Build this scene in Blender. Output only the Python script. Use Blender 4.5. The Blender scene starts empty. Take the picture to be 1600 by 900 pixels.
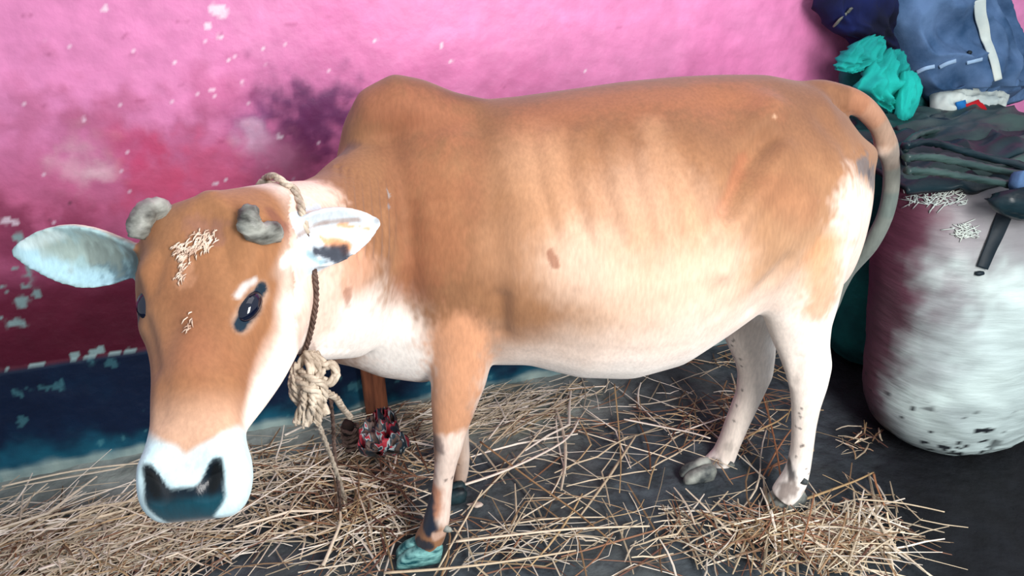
import bpy, bmesh, math, random
import numpy as np
from mathutils import Vector, noise, Matrix
from mathutils.bvhtree import BVHTree

# ------------------------------------------------------------ camera, world, lights
FPX = 1155.0
CAM_H = 1.42
PITCH = math.radians(25.5)
YAW = math.radians(19.0)
CAM_Y = -2.09
CP, SP, CY, SY = math.cos(PITCH), math.sin(PITCH), math.cos(YAW), math.sin(YAW)


def W(L, F, Z):
    """room frame seen from the photographer: L to the right, F ahead, Z up -> world"""
    return Vector((L*CY + F*SY, CAM_Y - L*SY + F*CY, Z))


scene = bpy.context.scene
COL = scene.collection
cd = bpy.data.cameras.new('camera')
cam = bpy.data.objects.new('camera', cd)
COL.objects.link(cam)
cd.sensor_width = 36.0
cd.lens = 36.0*FPX/1600.0
cam.location = (0, CAM_Y, CAM_H)
cam.rotation_euler = (math.pi/2 - PITCH, 0, -YAW)
cd.clip_start = 0.05
scene.camera = cam

world = bpy.data.worlds.new('world')
scene.world = world
world.use_nodes = True
bg = world.node_tree.nodes['Background']
bg.inputs[0].default_value = (0.82, 0.91, 1.0, 1)
bg.inputs[1].default_value = 0.62


def area(name, loc, target, size, power, color, sy=None):
    ld = bpy.data.lights.new(name, 'AREA')
    ld.energy = power
    ld.color = color
    ld.size = size
    if sy:
        ld.shape = 'RECTANGLE'
        ld.size_y = sy
    o = bpy.data.objects.new(name, ld)
    COL.objects.link(o)
    o.location = loc
    o.rotation_euler = (Vector(target) - Vector(loc)).to_track_quat('-Z', 'Y').to_euler()
    return o


area('key_light_right', W(1.10, -0.30, 1.62), W(0.2, 1.6, 0.75), 0.6, 74, (1.0, 0.97, 0.94), 1.5)  # unseen key from the right, stretched tall to add low fill
area('wall_top_fill', W(0.3, 1.3, 3.0), W(0.35, 2.1, 1.0), 1.6, 11, (1.0, 0.95, 0.97))  # unseen overhead fill, added to keep the upper wall bright
scene.view_settings.view_transform = 'Standard'
scene.view_settings.look = 'None'
scene.view_settings.gamma = 1.0
scene.view_settings.exposure = 0.2
scene.view_settings.use_curve_mapping = False


# ------------------------------------------------------------ helpers
def lin(r, g, b):
    f = lambda c: (c/255.0)/12.92 if c/255.0 <= 0.04045 else ((c/255.0 + 0.055)/1.055)**2.4
    return np.array([f(r), f(g), f(b)])


def ray(u, v):
    x, y = (u-800)/FPX, (450-v)/FPX
    return x, CP + y*SP, -SP + y*CP


def at(u, v, depth):
    """point on the line of sight at an optical depth, in (L, F, Z)"""
    x, a, b = ray(u, v)
    return np.array([x*depth, a*depth, CAM_H + b*depth])


def proj(p):
    L, F, Z = p[..., 0], p[..., 1], p[..., 2]
    d = F*CP + (CAM_H-Z)*SP
    return 800 + FPX*L/d, 450 + FPX*((CAM_H-Z)*CP - F*SP)/d, d


def on_floor(u, v, z=0.0):
    x, a, b = ray(u, v)
    t = (CAM_H-z)/-b
    return np.array([x*t, a*t, z])


def atY(u, v, y):
    """(L, F, Z) where the sight line meets the upright plane parallel to the wall"""
    x, a, b = ray(u, v)
    t = (y-CAM_Y)/(-x*SY + a*CY)
    return np.array([x*t, a*t, CAM_H+b*t])


def atYZ(u, y, z):
    x = (u-800)/FPX; Y = y-CAM_Y; k = (CAM_H-z)*SP
    L = x*(CP*Y/CY + k)/(1 - x*CP*SY/CY)
    return np.array([L, (Y+L*SY)/CY, z])


def on_wall(u, v, y=0.0):
    x, a, b = ray(u, v)
    # world y = CAM_Y - L*SY + F*CY
    t = (y-CAM_Y)/(-x*SY + a*CY)
    return W(x*t, a*t, CAM_H + b*t)


def wpts(a):
    a = np.asarray(a, float)
    out = np.empty_like(a)
    out[:, 0] = a[:, 0]*CY + a[:, 1]*SY
    out[:, 1] = CAM_Y - a[:, 0]*SY + a[:, 1]*CY
    out[:, 2] = a[:, 2]
    return out


def tag(o, label=None, cat=None, group=None, kind=None):
    for k, v in (('label', label), ('category', cat), ('group', group), ('kind', kind)):
        if v:
            o[k] = v
    return o


def empty(name, loc, label, cat, group=None):
    o = bpy.data.objects.new(name, None)
    COL.objects.link(o)
    o.location = loc
    o.empty_display_size = 0.1
    return tag(o, label, cat, group)


def mesh_obj(name, verts, faces, mat, parent=None, smooth=True, cols=None):
    me = bpy.data.meshes.new(name)
    org = Vector((0, 0, 0))
    if parent is not None:
        org = parent.matrix_world.translation.copy() if parent.parent is None else parent.parent.location.copy() + parent.location
        if parent.parent is None:
            org = parent.location.copy()
    v = np.asarray(verts, float)
    base = None
    if parent is None:
        base = Vector(((v[:, 0].min()+v[:, 0].max())/2, (v[:, 1].min()+v[:, 1].max())/2, v[:, 2].min()))
    else:
        base = org
    v = v - np.array(base)
    me.from_pydata([tuple(p) for p in v], [], [tuple(f) for f in faces])
    me.update()
    if smooth:
        me.polygons.foreach_set('use_smooth', [True]*len(me.polygons))
    if cols is not None:
        a = me.color_attributes.new('Col', 'FLOAT_COLOR', 'POINT')
        c = np.ones((len(v), 4)); c[:, :cols.shape[1]] = np.clip(cols, 0, 1)
        a.data.foreach_set('color', c.ravel())
    bm = bmesh.new(); bm.from_mesh(me)
    bmesh.ops.recalc_face_normals(bm, faces=bm.faces)
    bm.to_mesh(me); bm.free()
    me.materials.append(mat)
    o = bpy.data.objects.new(name, me)
    COL.objects.link(o)
    if parent is not None:
        o.parent = parent          # parents sit unrotated, so local = world - base
        if parent.type == 'MESH' or parent.parent is not None:
            pass
    else:
        o.location = base
    return o


class Buf:
    def __init__(s):
        s.v = []; s.f = []

    def add(s, v, f):
        n = len(s.v)
        s.v.extend([tuple(p) for p in v])
        s.f.extend([tuple(i+n for i in q) for q in f])

    def loft(s, rings, cap=True, closed=False):
        n = len(rings[0]); m = len(rings)
        v = [tuple(p) for r in rings for p in r]
        f = []
        for i in range(m if closed else m-1):
            a, b = i*n, ((i+1) % m)*n
            for j in range(n):
                k = (j+1) % n
                f.append((a+j, a+k, b+k, b+j))
        if cap and not closed:
            for base, r, rev in ((0, rings[0], True), ((m-1)*n, rings[-1], False)):
                c = np.mean(np.array(r), axis=0)
                v.append(tuple(c)); ci = len(v)-1
                for j in range(n):
                    k = (j+1) % n
                    f.append((base+k, base+j, ci) if rev else (base+j, base+k, ci))
        s.add(v, f)

    def tube(s, pts, radii, n=10, cap=True, flat=1.0, up=None, rough=0.0, seed=0):
        """tapered tube through points; radii scalar or (ra, rb)"""
        P = [np.array(p, float) for p in pts]
        rings = []
        ref = np.array(up if up is not None else (0.13, 0.2, 0.97))
        for i, p in enumerate(P):
            a = P[max(i-1, 0)]; b = P[min(i+1, len(P)-1)]
            t = b-a; t /= np.linalg.norm(t)+1e-9
            x = np.cross(t, ref); x /= np.linalg.norm(x)+1e-9
            y = np.cross(x, t)
            r = radii[i] if hasattr(radii, '__len__') else radii
            ra, rb = r if hasattr(r, '__len__') else (r, r*flat)
            ring = []
            for j in range(n):
                th = 2*math.pi*j/n
                k = 1.0
                if rough:
                    k += rough*noise.noise(Vector((math.cos(th)*2+seed, math.sin(th)*2, i*0.7+seed)))
                ring.append(p + x*ra*k*math.cos(th) + y*rb*k*math.sin(th))
            rings.append(ring)
        s.loft(rings, cap)

    def world(s):
        return wpts(np.array(s.v))


def smooth_path(pts, per=6, closed=False):
    P = [np.array(p, float) for p in pts]
    n = len(P); out = []
    rng = range(n if closed else n-1)
    for i in rng:
        if closed:
            p0, p1, p2, p3 = P[(i-1) % n], P[i], P[(i+1) % n], P[(i+2) % n]
        else:
            p0, p1, p2, p3 = P[max(i-1, 0)], P[i], P[i+1], P[min(i+2, n-1)]
        for k in range(per):
            t = k/per
            out.append(0.5*((2*p1) + (p2-p0)*t + (2*p0-5*p1+4*p2-p3)*t*t + (3*p1-p0-3*p2+p3)*t**3))
    if not closed:
        out.append(P[-1])
    return out


def fbm(P, scale, octaves=3, seed=0.0):
    out = np.zeros(len(P))
    for i, p in enumerate(P):
        v = Vector((p[0]*scale+seed, p[1]*scale-seed, p[2]*scale+2*seed))
        a = 1.0; s = 0.0; k = 1.0
        for o in range(octaves):
            s += a*noise.noise(v*k); a *= 0.5; k *= 2.03
        out[i] = s
    return out


# ------------------------------------------------------------ materials
def new_mat(name):
    m = bpy.data.materials.new(name)
    m.use_nodes = True
    nt = m.node_tree
    b = nt.nodes['Principled BSDF']
    return m, nt, b


def nd(nt, t, **kw):
    n = nt.nodes.new(t)
    for k, v in kw.items():
        setattr(n, k, v)
    return n


def add_bump(nt, b, scale, strength, dist=0.01, stretch=(1, 1, 1), detail=6, rot=(0, 0, 0), voronoi=False):
    tc = nd(nt, 'ShaderNodeTexCoord'); mp = nd(nt, 'ShaderNodeMapping')
    mp.inputs['Scale'].default_value = stretch
    mp.inputs['Rotation'].default_value = rot
    nt.links.new(tc.outputs['Object'], mp.inputs['Vector'])
    n = nd(nt, 'ShaderNodeTexNoise')
    n.inputs['Scale'].default_value = scale
    n.inputs['Detail'].default_value = detail
    nt.links.new(mp.outputs[0], n.inputs['Vector'])
    bp = nd(nt, 'ShaderNodeBump')
    bp.inputs['Strength'].default_value = strength
    bp.inputs['Distance'].default_value = dist
    nt.links.new(n.outputs['Fac'], bp.inputs['Height'])
    nt.links.new(bp.outputs[0], b.inputs['Normal'])
    return n, bp, mp


def flat_mat(name, rgb, rough=0.85, var=0.25, vscale=12, bump=0.3, bscale=40, bdist=0.004, stretch=(1, 1, 1), rgb2=None, metallic=0.0, rot=(0, 0, 0), spec=0.3):
    m, nt, b = new_mat(name)
    c = lin(*rgb)
    c2 = lin(*rgb2) if rgb2 else c*(1-var)
    tc = nd(nt, 'ShaderNodeTexCoord'); mp = nd(nt, 'ShaderNodeMapping')
    mp.inputs['Scale'].default_value = stretch; mp.inputs['Rotation'].default_value = rot
    nt.links.new(tc.outputs['Object'], mp.inputs['Vector'])
    n = nd(nt, 'ShaderNodeTexNoise'); n.inputs['Scale'].default_value = vscale; n.inputs['Detail'].default_value = 5
    nt.links.new(mp.outputs[0], n.inputs['Vector'])
    r = nd(nt, 'ShaderNodeValToRGB')
    r.color_ramp.elements[0].position = 0.35; r.color_ramp.elements[0].color = (*c2, 1)
    r.color_ramp.elements[1].position = 0.65; r.color_ramp.elements[1].color = (*c, 1)
    nt.links.new(n.outputs['Fac'], r.inputs[0])
    nt.links.new(r.outputs[0], b.inputs['Base Color'])
    b.inputs['Roughness'].default_value = rough
    b.inputs['Metallic'].default_value = metallic
    b.inputs['Specular IOR Level'].default_value = spec
    if bump:
        add_bump(nt, b, bscale, bump, bdist, stretch, rot=rot)
    return m


def attr_mat(name, rough=0.9, bump=0.3, bscale=60, bdist=0.003, stretch=(1, 1, 1), spec=0.2, var=0.15, vscale=60, vstretch=(1, 1, 1), sheen=0.0):
    m, nt, b = new_mat(name)
    a = nd(nt, 'ShaderNodeAttribute', attribute_name='Col')
    tc = nd(nt, 'ShaderNodeTexCoord'); mp = nd(nt, 'ShaderNodeMapping')
    mp.inputs['Scale'].default_value = vstretch
    nt.links.new(tc.outputs['Object'], mp.inputs['Vector'])
    n = nd(nt, 'ShaderNodeTexNoise'); n.inputs['Scale'].default_value = vscale; n.inputs['Detail'].default_value = 6
    nt.links.new(mp.outputs[0], n.inputs['Vector'])
    mr = nd(nt, 'ShaderNodeMapRange')
    mr.inputs['From Min'].default_value = 0.3; mr.inputs['From Max'].default_value = 0.7
    mr.inputs['To Min'].default_value = 1-var; mr.inputs['To Max'].default_value = 1+var
    nt.links.new(n.outputs['Fac'], mr.inputs['Value'])
    mx = nd(nt, 'ShaderNodeVectorMath', operation='SCALE')
    nt.links.new(a.outputs['Color'], mx.inputs[0]); nt.links.new(mr.outputs[0], mx.inputs['Scale'])
    nt.links.new(mx.outputs[0], b.inputs['Base Color'])
    b.inputs['Roughness'].default_value = rough
    b.inputs['Specular IOR Level'].default_value = spec
    rr = nd(nt, 'ShaderNodeMapRange')
    rr.inputs['To Min'].default_value = 0.12; rr.inputs['To Max'].default_value = rough
    nt.links.new(a.outputs['Alpha'], rr.inputs['Value']); nt.links.new(rr.outputs[0], b.inputs['Roughness'])
    if sheen:
        b.inputs['Sheen Weight'].default_value = sheen
    add_bump(nt, b, bscale, bump, bdist, stretch)
    return m


M = {}
M['wall'] = attr_mat('painted plaster', rough=0.5, bump=0.3, bscale=55, bdist=0.006, spec=0.35, var=0.10, vscale=18)
M['floor'] = attr_mat('trodden mud', rough=0.8, bump=0.8, bscale=30, bdist=0.012, spec=0.25, var=0.35, vscale=14)
M['coat'] = attr_mat('short cow hair', rough=0.75, bump=0.25, bscale=220, bdist=0.0015, stretch=(1, 1, 0.3), spec=0.25, var=0.10, vscale=160, vstretch=(1, 1, 0.25), sheen=0.15)
M['horn'] = flat_mat('grey horn', (158, 160, 152), rough=0.45, rgb2=(66, 66, 62), vscale=22, bump=0.8, bscale=35, bdist=0.004, stretch=(1, 1, 2))
M['eye'] = flat_mat('dark eyeball', (8, 14, 34), rough=0.06, var=0.2, bump=0, spec=0.7)
M['hoof'] = flat_mat('hoof horn', (130, 186, 182), rough=0.45, rgb2=(8, 70, 78), vscale=32, bump=0.15, bscale=50, stretch=(1, 1, 3))
M['hoof_pale'] = flat_mat('pale muddy hoof', (160, 164, 156), rough=0.6, rgb2=(60, 66, 68), vscale=22, bump=0.5, bscale=50)
M['hoof_dark'] = flat_mat('dark muddy hoof', (40, 62, 68), rough=0.5, rgb2=(14, 24, 30), vscale=25, bump=.5)
M['rope'] = flat_mat('pale hemp rope', (206, 192, 174), rough=0.95, rgb2=(150, 135, 118), vscale=60, bump=0.9, bscale=140, bdist=0.003, stretch=(1, 1, 0.4))
M['rope_dark'] = flat_mat('soiled rope', (120, 98, 88), rough=0.95, rgb2=(70, 52, 46), vscale=50, bump=0.8, bscale=140, bdist=0.003)
M['wood'] = flat_mat('brown weathered wood', (140, 84, 58), rough=0.8, rgb2=(80, 44, 32), vscale=10, stretch=(6, 6, 0.6), bump=0.6, bscale=20)
M['wood_dark'] = flat_mat('dark muddy wood', (70, 52, 45), rough=0.9, rgb2=(35, 28, 28), vscale=14, bump=0.6, bscale=30)


# ------------------------------------------------------------ the setting
def smoothstep(x, a, b):
    t = np.clip((x-a)/(b-a), 0, 1)
    return t*t*(3-2*t)


def blend(c, w, rgb):
    w = np.clip(w, 0, 1)[:, None]
    return c*(1-w) + np.asarray(rgb)[None, :]*w


def grid(xs, zs, fn):
    nx, nz = len(xs), len(zs)
    X, Z = np.meshgrid(xs, zs)
    P = fn(X.ravel(), Z.ravel())
    F = [(j*nx+i, j*nx+i+1, (j+1)*nx+i+1, (j+1)*nx+i) for j in range(nz-1) for i in range(nx-1)]
    return P, F


DADO = 0.347
# wall: painted pink, deepening to crimson low down, chipped
xs = np.concatenate([np.linspace(-3.0, -1.1, 12), np.arange(-1.0, 3.2, 0.008), np.linspace(3.3, 5.0, 10)])
zs = np.concatenate([[-0.02], np.arange(0.02, 1.62, 0.008), np.linspace(1.7, 3.0, 10)])
P, F = grid(xs, zs, lambda x, z: np.stack([x, np.zeros_like(x), z], 1))
n1 = fbm(P, 1.6, 4, 3.1); n2 = fbm(P, 5.5, 4, 7.7); n3 = fbm(P, 22, 3, 1.2)
P[:, 1] += 0.004*n2 + 0.0015*n3
c = np.tile(lin(218, 132, 180), (len(P), 1))
c = blend(c, smoothstep(n1, -0.1, 0.5)*0.5, lin(212, 112, 166))
wx = P[:, 0] + 0.12*n1; wz = P[:, 2] + 0.10*n1 + 0.05*n2
# crimson tone: two boundaries rising to the left
edge = 1.06 - 0.02*wx
g = smoothstep(edge - wz + 0.10*n1, 0.0, 0.30)*smoothstep(1.2-wx, 0.0, 0.7)
c = blend(c, g*0.7, lin(196, 84, 120))
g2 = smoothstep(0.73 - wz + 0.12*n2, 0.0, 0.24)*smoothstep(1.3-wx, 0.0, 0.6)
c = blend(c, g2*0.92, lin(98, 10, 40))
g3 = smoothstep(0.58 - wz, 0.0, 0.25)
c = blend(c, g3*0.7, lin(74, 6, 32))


def wmark(u, v, ru, rgb, s=1.0, asp=1.0, nz=0.35, soft=0.6):
    """a stain, chip or painted shadow: centre found on the wall, radius in metres"""
    global c
    p = on_wall(u, v)
    d = np.sqrt((P[:, 0]-p.x)**2 + ((P[:, 2]-p.z)/asp)**2) + ru*nz*(n2+1.3*n3)
    c = blend(c, s*(1-smoothstep(d, ru*(1-soft), ru*(1+soft*0.3))), lin(*rgb))


for a in [(490, 195, .16, (92, 40, 92), .85), (470, 250, .12, (110, 30, 80), .5), (390, 195, .07, (110, 60, 120), .5),  # first dark purple mark: the hump's cast shadow painted on the wall
          (340, 150, .09, (180, 80, 125), .45), (300, 240, .10, (150, 70, 110), .45), (180, 205, .12, (170, 75, 110), .45),
          (60, 190, .14, (165, 75, 108), .45), (130, 255, .085, (238, 190, 205), .55), (160, 270, .05, (245, 205, 215), .5),
          (395, 215, .055, (240, 200, 225), .6), (430, 240, .07, (235, 150, 190), .45), (20, 365, .10, (110, 12, 50), .6),
          (110, 350, .09, (130, 28, 62), .5), (240, 290, .10, (215, 70, 110), .5), (330, 280, .12, (225, 90, 130), .45),
          (455, 260, .08, (215, 130, 160), .3), (200, 230, .07, (200, 60, 110), .4)]:
    wmark(a[0], a[1], a[2], a[3], a[4], 1.0, 0.5, 0.8)
rng = random.Random(5)
for a in [(33, 470, .022), (48, 432, .016, 1.8), (24, 503, .022, .8), (36, 448, .012), (57, 460, .010), (22, 418, .006), (4, 448, .008),
          (8, 456, .006), (30, 370, .010), (3, 498, .010), (120, 419, .01), (145, 553, .012), (156, 546, .010), (200, 547, .011, .5), (116, 556, .008)]:
    wmark(a[0], a[1], a[2], (150, 178, 178), 0.95, a[3] if len(a) > 3 else 1.0, 0.7, 0.25)
for a in [(325, 40, .007), (345, 18, .012), (342, 58, .005), (410, 76, .006), (470, 85, .004), (500, 89, .004), (273, 98, .004), (358, 94, .004),
          (338, 287, .006), (334, 301, .006), (352, 281, .004), (690, 70, .005), (705, 95, .006), (915, 110, .005), (437, 213, .006), (335, 13, .01), (116, 292, .006), (10, 345, .008), (24, 348, .006), (165, 15, .007), (587, 62, .004)]:
    wmark(a[0], a[1], a[2], (238, 214, 228), 0.9, 1.0, 0.6, 0.3)
for k in range(90):
    u, v = rng.uniform(0, 560), rng.uniform(60, 400)
    wmark(u, v, rng.uniform(.0015, .0035), (235, 200, 220) if rng.random() < .7 else (110, 60, 80), .8, rng.uniform(.6, 2), 0.3, 0.3)
for k in range(26):   # short scratches
    u, v = rng.uniform(0, 1200), rng.uniform(10, 300)
    for q in range(5):
        wmark(u+q*4, v+q*rng.uniform(-1, 1), .0035, (150, 60, 105), .35, 1, 0, 0.4)
# dado: dark blue limewash, worn pale along the foot
dz = DADO + 0.004*n2
dm = P[:, 2] < dz
dc = np.tile(lin(4, 26, 56), (len(P), 1))
dc = blend(dc, smoothstep(n2, 0.0, 0.6)*0.5, lin(8, 48, 78))
foot = smoothstep(0.115 + 0.07*n2 + 0.03*n3 - P[:, 2], 0, 0.12)
dc = blend(dc, foot*0.85, lin(20, 96, 120))
dc = blend(dc, smoothstep(0.035+0.03*n2-P[:, 2], 0, 0.03), lin(170, 190, 185))
dc = blend(dc, smoothstep(n3, 0.58, 0.7)*0.5, lin(80, 140, 150))
c[dm] = dc[dm]
line = (np.abs(P[:, 2]-dz) < 0.004) & (n3 > 0.22)
c[line] = lin(150, 172, 172)
P[dm, 1] -= 0.010
# thickness behind
nf = len(P)
bx = [(-3, .2, -.02), (5, .2, -.02), (5, .2, 3), (-3, .2, 3), (-3, .03, -.02), (5, .03, -.02), (5, .03, 3), (-3, .03, 3)]
P = np.vstack([P, bx]); c = np.vstack([c, np.tile(lin(200, 120, 160), (8, 1))])
F += [tuple(nf+i for i in q) for q in ((0, 1, 2, 3), (4, 7, 6, 5), (0, 4, 5, 1), (1, 5, 6, 2), (2, 6, 7, 3), (3, 7, 4, 0))]
o = mesh_obj('wall_back', P, F, M['wall'], cols=c)
tag(o, 'pink painted wall, crimson low down, with chipped paint and blue foot band', 'wall', kind='structure')

# floor of trodden mud
xs = np.concatenate([np.linspace(-3, -1.3, 8), np.arange(-1.2, 2.9, 0.012), np.linspace(3.0, 5, 8)])
ys = np.concatenate([np.linspace(-4, -1.75, 12), np.arange(-1.7, 0.02, 0.012)])
P, F = grid(xs, ys, lambda x, y: np.stack([x, y, np.zeros_like(x)], 1))
n1 = fbm(P, 2.2, 4, 9.1); n2 = fbm(P, 9, 4, 2.7); n3 = fbm(P, 35, 3, 4.4)


def floor_z(x, y):
    v = Vector((x*2.2+9.1, y*2.2-9.1, 18.2))
    return 0.0


P[:, 2] = -0.012 + 0.008*n1 + 0.006*n2 + 0.003*n3
# low hardened mud lip where the floor meets the wall
lip = smoothstep(P[:, 1] + 0.09*n1, -0.20, -0.02)
P[:, 2] += 0.014*lip
P[:, 2] = np.minimum(P[:, 2], 0.012)
c = np.tile(lin(66, 74, 80), (len(P), 1))
c = blend(c, smoothstep(n1, -0.1, 0.4)*0.6, lin(80, 84, 84))
c = blend(c, smoothstep(n2, 0.1, 0.5)*0.4, lin(44, 50, 58))
leftp = smoothstep(P[:, 1]+0.15*n1, -0.42, -0.12)*smoothstep(1.2-P[:, 0], 0, 0.5)
c = blend(c, leftp*0.75, lin(150, 156, 150))
right_shade = smoothstep(P[:, 0]*0.8 - P[:, 1]*0.45 + 0.10*n1, 1.35, 1.7)  # shade at the lower right, painted into the floor as near-black
c = blend(c, right_shade*0.95, lin(7, 9, 15))
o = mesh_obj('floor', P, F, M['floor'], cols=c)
tag(o, 'dark trodden mud floor of the cattle shed', 'floor', kind='structure')


# ------------------------------------------------------------ the cow
F0 = 1.575
TA = math.radians(10.0)
R_ = np.array([math.cos(TA), math.sin(TA), 0]); N_ = np.array([math.sin(TA), -math.cos(TA), 0])


def cpt(s, n, z):
    return np.array([0, F0, 0]) + s*R_ + n*N_ + np.array([0, 0, z])


def pl(u, v, n):
    """where the sight line meets the lengthwise plane of the animal at side offset n"""
    x, a, b = ray(u, v)
    o = np.array([0, 0, CAM_H]); d = np.array([x, a, b])
    q = np.array([0, F0, 0]) + n*N_
    t = np.dot(q-o, N_)/np.dot(d, N_)
    return o + t*d, t


def limb(buf, chain, n=16, lat=1.0):
    pts = []; rad = []
    for e in chain:
        u, v, hw, off = e[:4]
        k = e[4] if len(e) > 4 else lat
        p, dep = pl(u, v, off)
        pts.append(p); rad.append(hw*dep/FPX)
    rings = []
    for i, p in enumerate(pts):
        t = pts[min(i+1, len(pts)-1)] - pts[max(i-1, 0)]
        t /= np.linalg.norm(t)
        a = np.cross(t, N_); a /= np.linalg.norm(a)
        b = np.cross(a, t)
        k = chain[i][4] if len(chain[i]) > 4 else lat
        rings.append([p + a*rad[i]*math.cos(h) + b*rad[i]*k*math.sin(h) for h in (2*math.pi*j/n for j in range(n))])
    buf.loft(rings)


body = Buf()
TOP = [(480, 300), (545, 235), (580, 190), (620, 172), (700, 160), (780, 153), (850, 145), (900, 137), (1000, 123), (1100, 116), (1200, 116), (1250, 127), (1280, 146), (1305, 176), (1332, 206), (1362, 230), (1388, 268)]
BOT = [(440, 570), (480, 560), (520, 568), (570, 577), (620, 603), (660, 601), (720, 575), (790, 562), (850, 577), (930, 597), (1000, 591), (1060, 570), (1110, 538), (1160, 494), (1200, 478), (1300, 455), (1350, 400), (1400, 340)]
tu, tv = np.array(TOP).T; bu, bv = np.array(BOT).T
ST = [(-.43, .07), (-.38, .12), (-.32, .145), (-.22, .18), (-.10, .215), (.02, .25), (.14, .275), (.26, .285), (.38, .28), (.48, .26), (.58, .235), (.68, .205), (.76, .155), (.82, .11), (.86, .06)]
rings = []
NR = 32
for s, w in ST:
    zt, zb = 1.1, 0.5
    for it in range(25):
        zc, h = (zt+zb)/2, (zt-zb)/2
        ring = []
        for j in range(NR):
            th = 2*math.pi*j/NR
            ca, sa = math.cos(th), math.sin(th)
            wx_ = w*(1 - 0.20*max(sa, 0)**2 - 0.02*max(-sa, 0))
            e = 0.92
            ring.append(cpt(s, wx_*math.copysign(abs(ca)**e, ca), zc + h*math.copysign(abs(sa)**e, sa)))
        A = np.array(ring)
        pu, pv, dd = proj(A)
        i0, i1 = np.argmin(pv), np.argmax(pv)
        zt += 0.8*(pv[i0]-np.interp(pu[i0], tu, tv))*dd[i0]/FPX
        zb += 0.8*(pv[i1]-np.interp(pu[i1], bu, bv))*dd[i1]/FPX
    rings.append(ring)
body.loft(rings)
# hump
limb(body, [(548, 262, 26, 0, 1.2), (572, 212, 40, 0, 1.2), (594, 178, 47, 0, 1.1), (622, 166, 51, 0, 1.05), (655, 170, 46, 0, 1.2), (705, 182, 38, 0, 1.3), (770, 190, 32, 0, 1.4)])
# shoulders and legs
for sg in (1, -1):
    limb(body, [(640, 250, 50, .05*sg), (670, 330, 72, .09*sg, .9), (700, 420, 78, .12*sg, .75), (722, 500, 66, .13*sg, .75)] if sg > 0 else
         [(640, 270, 50, -.05), (690, 420, 70, -.11, .8), (730, 520, 56, -.12, .8)])
limb(body, [(712, 430, 66, .13, .7), (724, 500, 60, .135, .75), (722, 550, 50, .135, .8), (717, 592, 45, .135, .85), (709, 633, 37, .135, .85), (704, 665, 29, .135, .9), (700, 695, 23.5, .135, 1.1), (697, 718, 19, .135, 1.1), (693, 745, 16.5, .135, 1.05), (690, 772, 16.5, .135, 1.05), (685, 798, 20, .135, 1.0), (681, 818, 21.5, .135, 1.05), (674, 836, 22, .135, 1.2), (664, 851, 21, .135, 1.3)])
limb(body, [(735, 480, 58, -.12, .8), (730, 550, 40, -.12, .9), (718, 600, 27, -.12), (714, 640, 20, -.11, 1.1), (715, 680, 18, -.11, 1.2), (719, 712, 16, -.11, 1.2), (720, 735, 13, -.11, 1.1), (718, 752, 11, -.11, 1.1), (710, 768, 13, -.11, 1.3)])
limb(body, [(1215, 215, 70, .07, 1), (1245, 290, 96, .10, .75), (1247, 370, 98, .12, .7), (1243, 430, 80, .13, .75), (1250, 480, 60, .13, .8), (1251, 515, 49, .13, .75), (1257, 548, 41, .13, .7), (1264, 578, 38, .13, .7), (1263, 605, 30, .13, .8), (1259, 635, 22.5, .13, .95), (1256, 665, 19, .13, 1), (1253, 700, 17, .13, 1.1), (1248, 728, 17.5, .13, 1.15), (1242, 748, 19, .13, 1.2), (1231, 765, 20, .13, 1.2), (1220, 778, 18, .13, 1.2)])
limb(body, [(1230, 300, 70, -.10, .8), (1205, 400, 66, -.11, .8), (1180, 470, 54, -.11, .8), (1172, 520, 42, -.11, .8), (1180, 560, 32, -.11, .8), (1180, 585, 28, -.11, .85), (1170, 618, 21, -.11, 1), (1154, 655, 18.5, -.11, 1.1), (1140, 690, 17, -.11, 1.15), (1131, 712, 18, -.11, 1.2), (1115, 728, 17, -.11, 1.3), (1100, 738, 16, -.11, 1.5)])
# dock and tail
tp = smooth_path([cpt(.60, 0, 1.05), pl(1265, 152, 0)[0], pl(1305, 152, 0)[0], pl(1345, 165, 0)[0], pl(1376, 200, 0)[0], pl(1391, 245, 0)[0], pl(1392, 295, 0)[0], pl(1382, 340, .0)[0], pl(1358, 385, -.02)[0], pl(1325, 425, -.06)[0], pl(1300, 470, -.10)[0], pl(1290, 520, -.12)[0]], 5)
tr = np.interp(np.linspace(0, 11, len(tp)), [0, 1, 2, 3, 4, 5, 6, 7, 8, 9, 10, 11], [.05, .040, .034, .029, .025, .0225, .022, .022, .023, .020, .026, .012])
body.tube(tp, list(tr), n=14)

# head frame
HP = at(308, 316, 1.14); HM = at(289, 742, 1.00)
Dn = HM-HP; HL = np.linalg.norm(Dn); Dn /= HL
ncam = np.array([0, 0, CAM_H]) - (HP+HM)/2
ncam -= np.dot(ncam, Dn)*Dn; ncam /= np.linalg.norm(ncam)
Rt = np.cross(Dn, ncam); Rt /= np.linalg.norm(Rt)
if Rt[0] < 0:
    Rt = -Rt
HYAW = math.radians(18)
Nn = ncam*math.cos(HYAW) - Rt*math.sin(HYAW)
Rt = Rt*math.cos(HYAW) + ncam*math.sin(HYAW)


def hd(x, t, z):
    """head frame: x to its left side, t along the face 0 poll..1 nose, z out of the forehead"""
    return HP + Rt*x + Dn*(t*HL) + Nn*z


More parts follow.
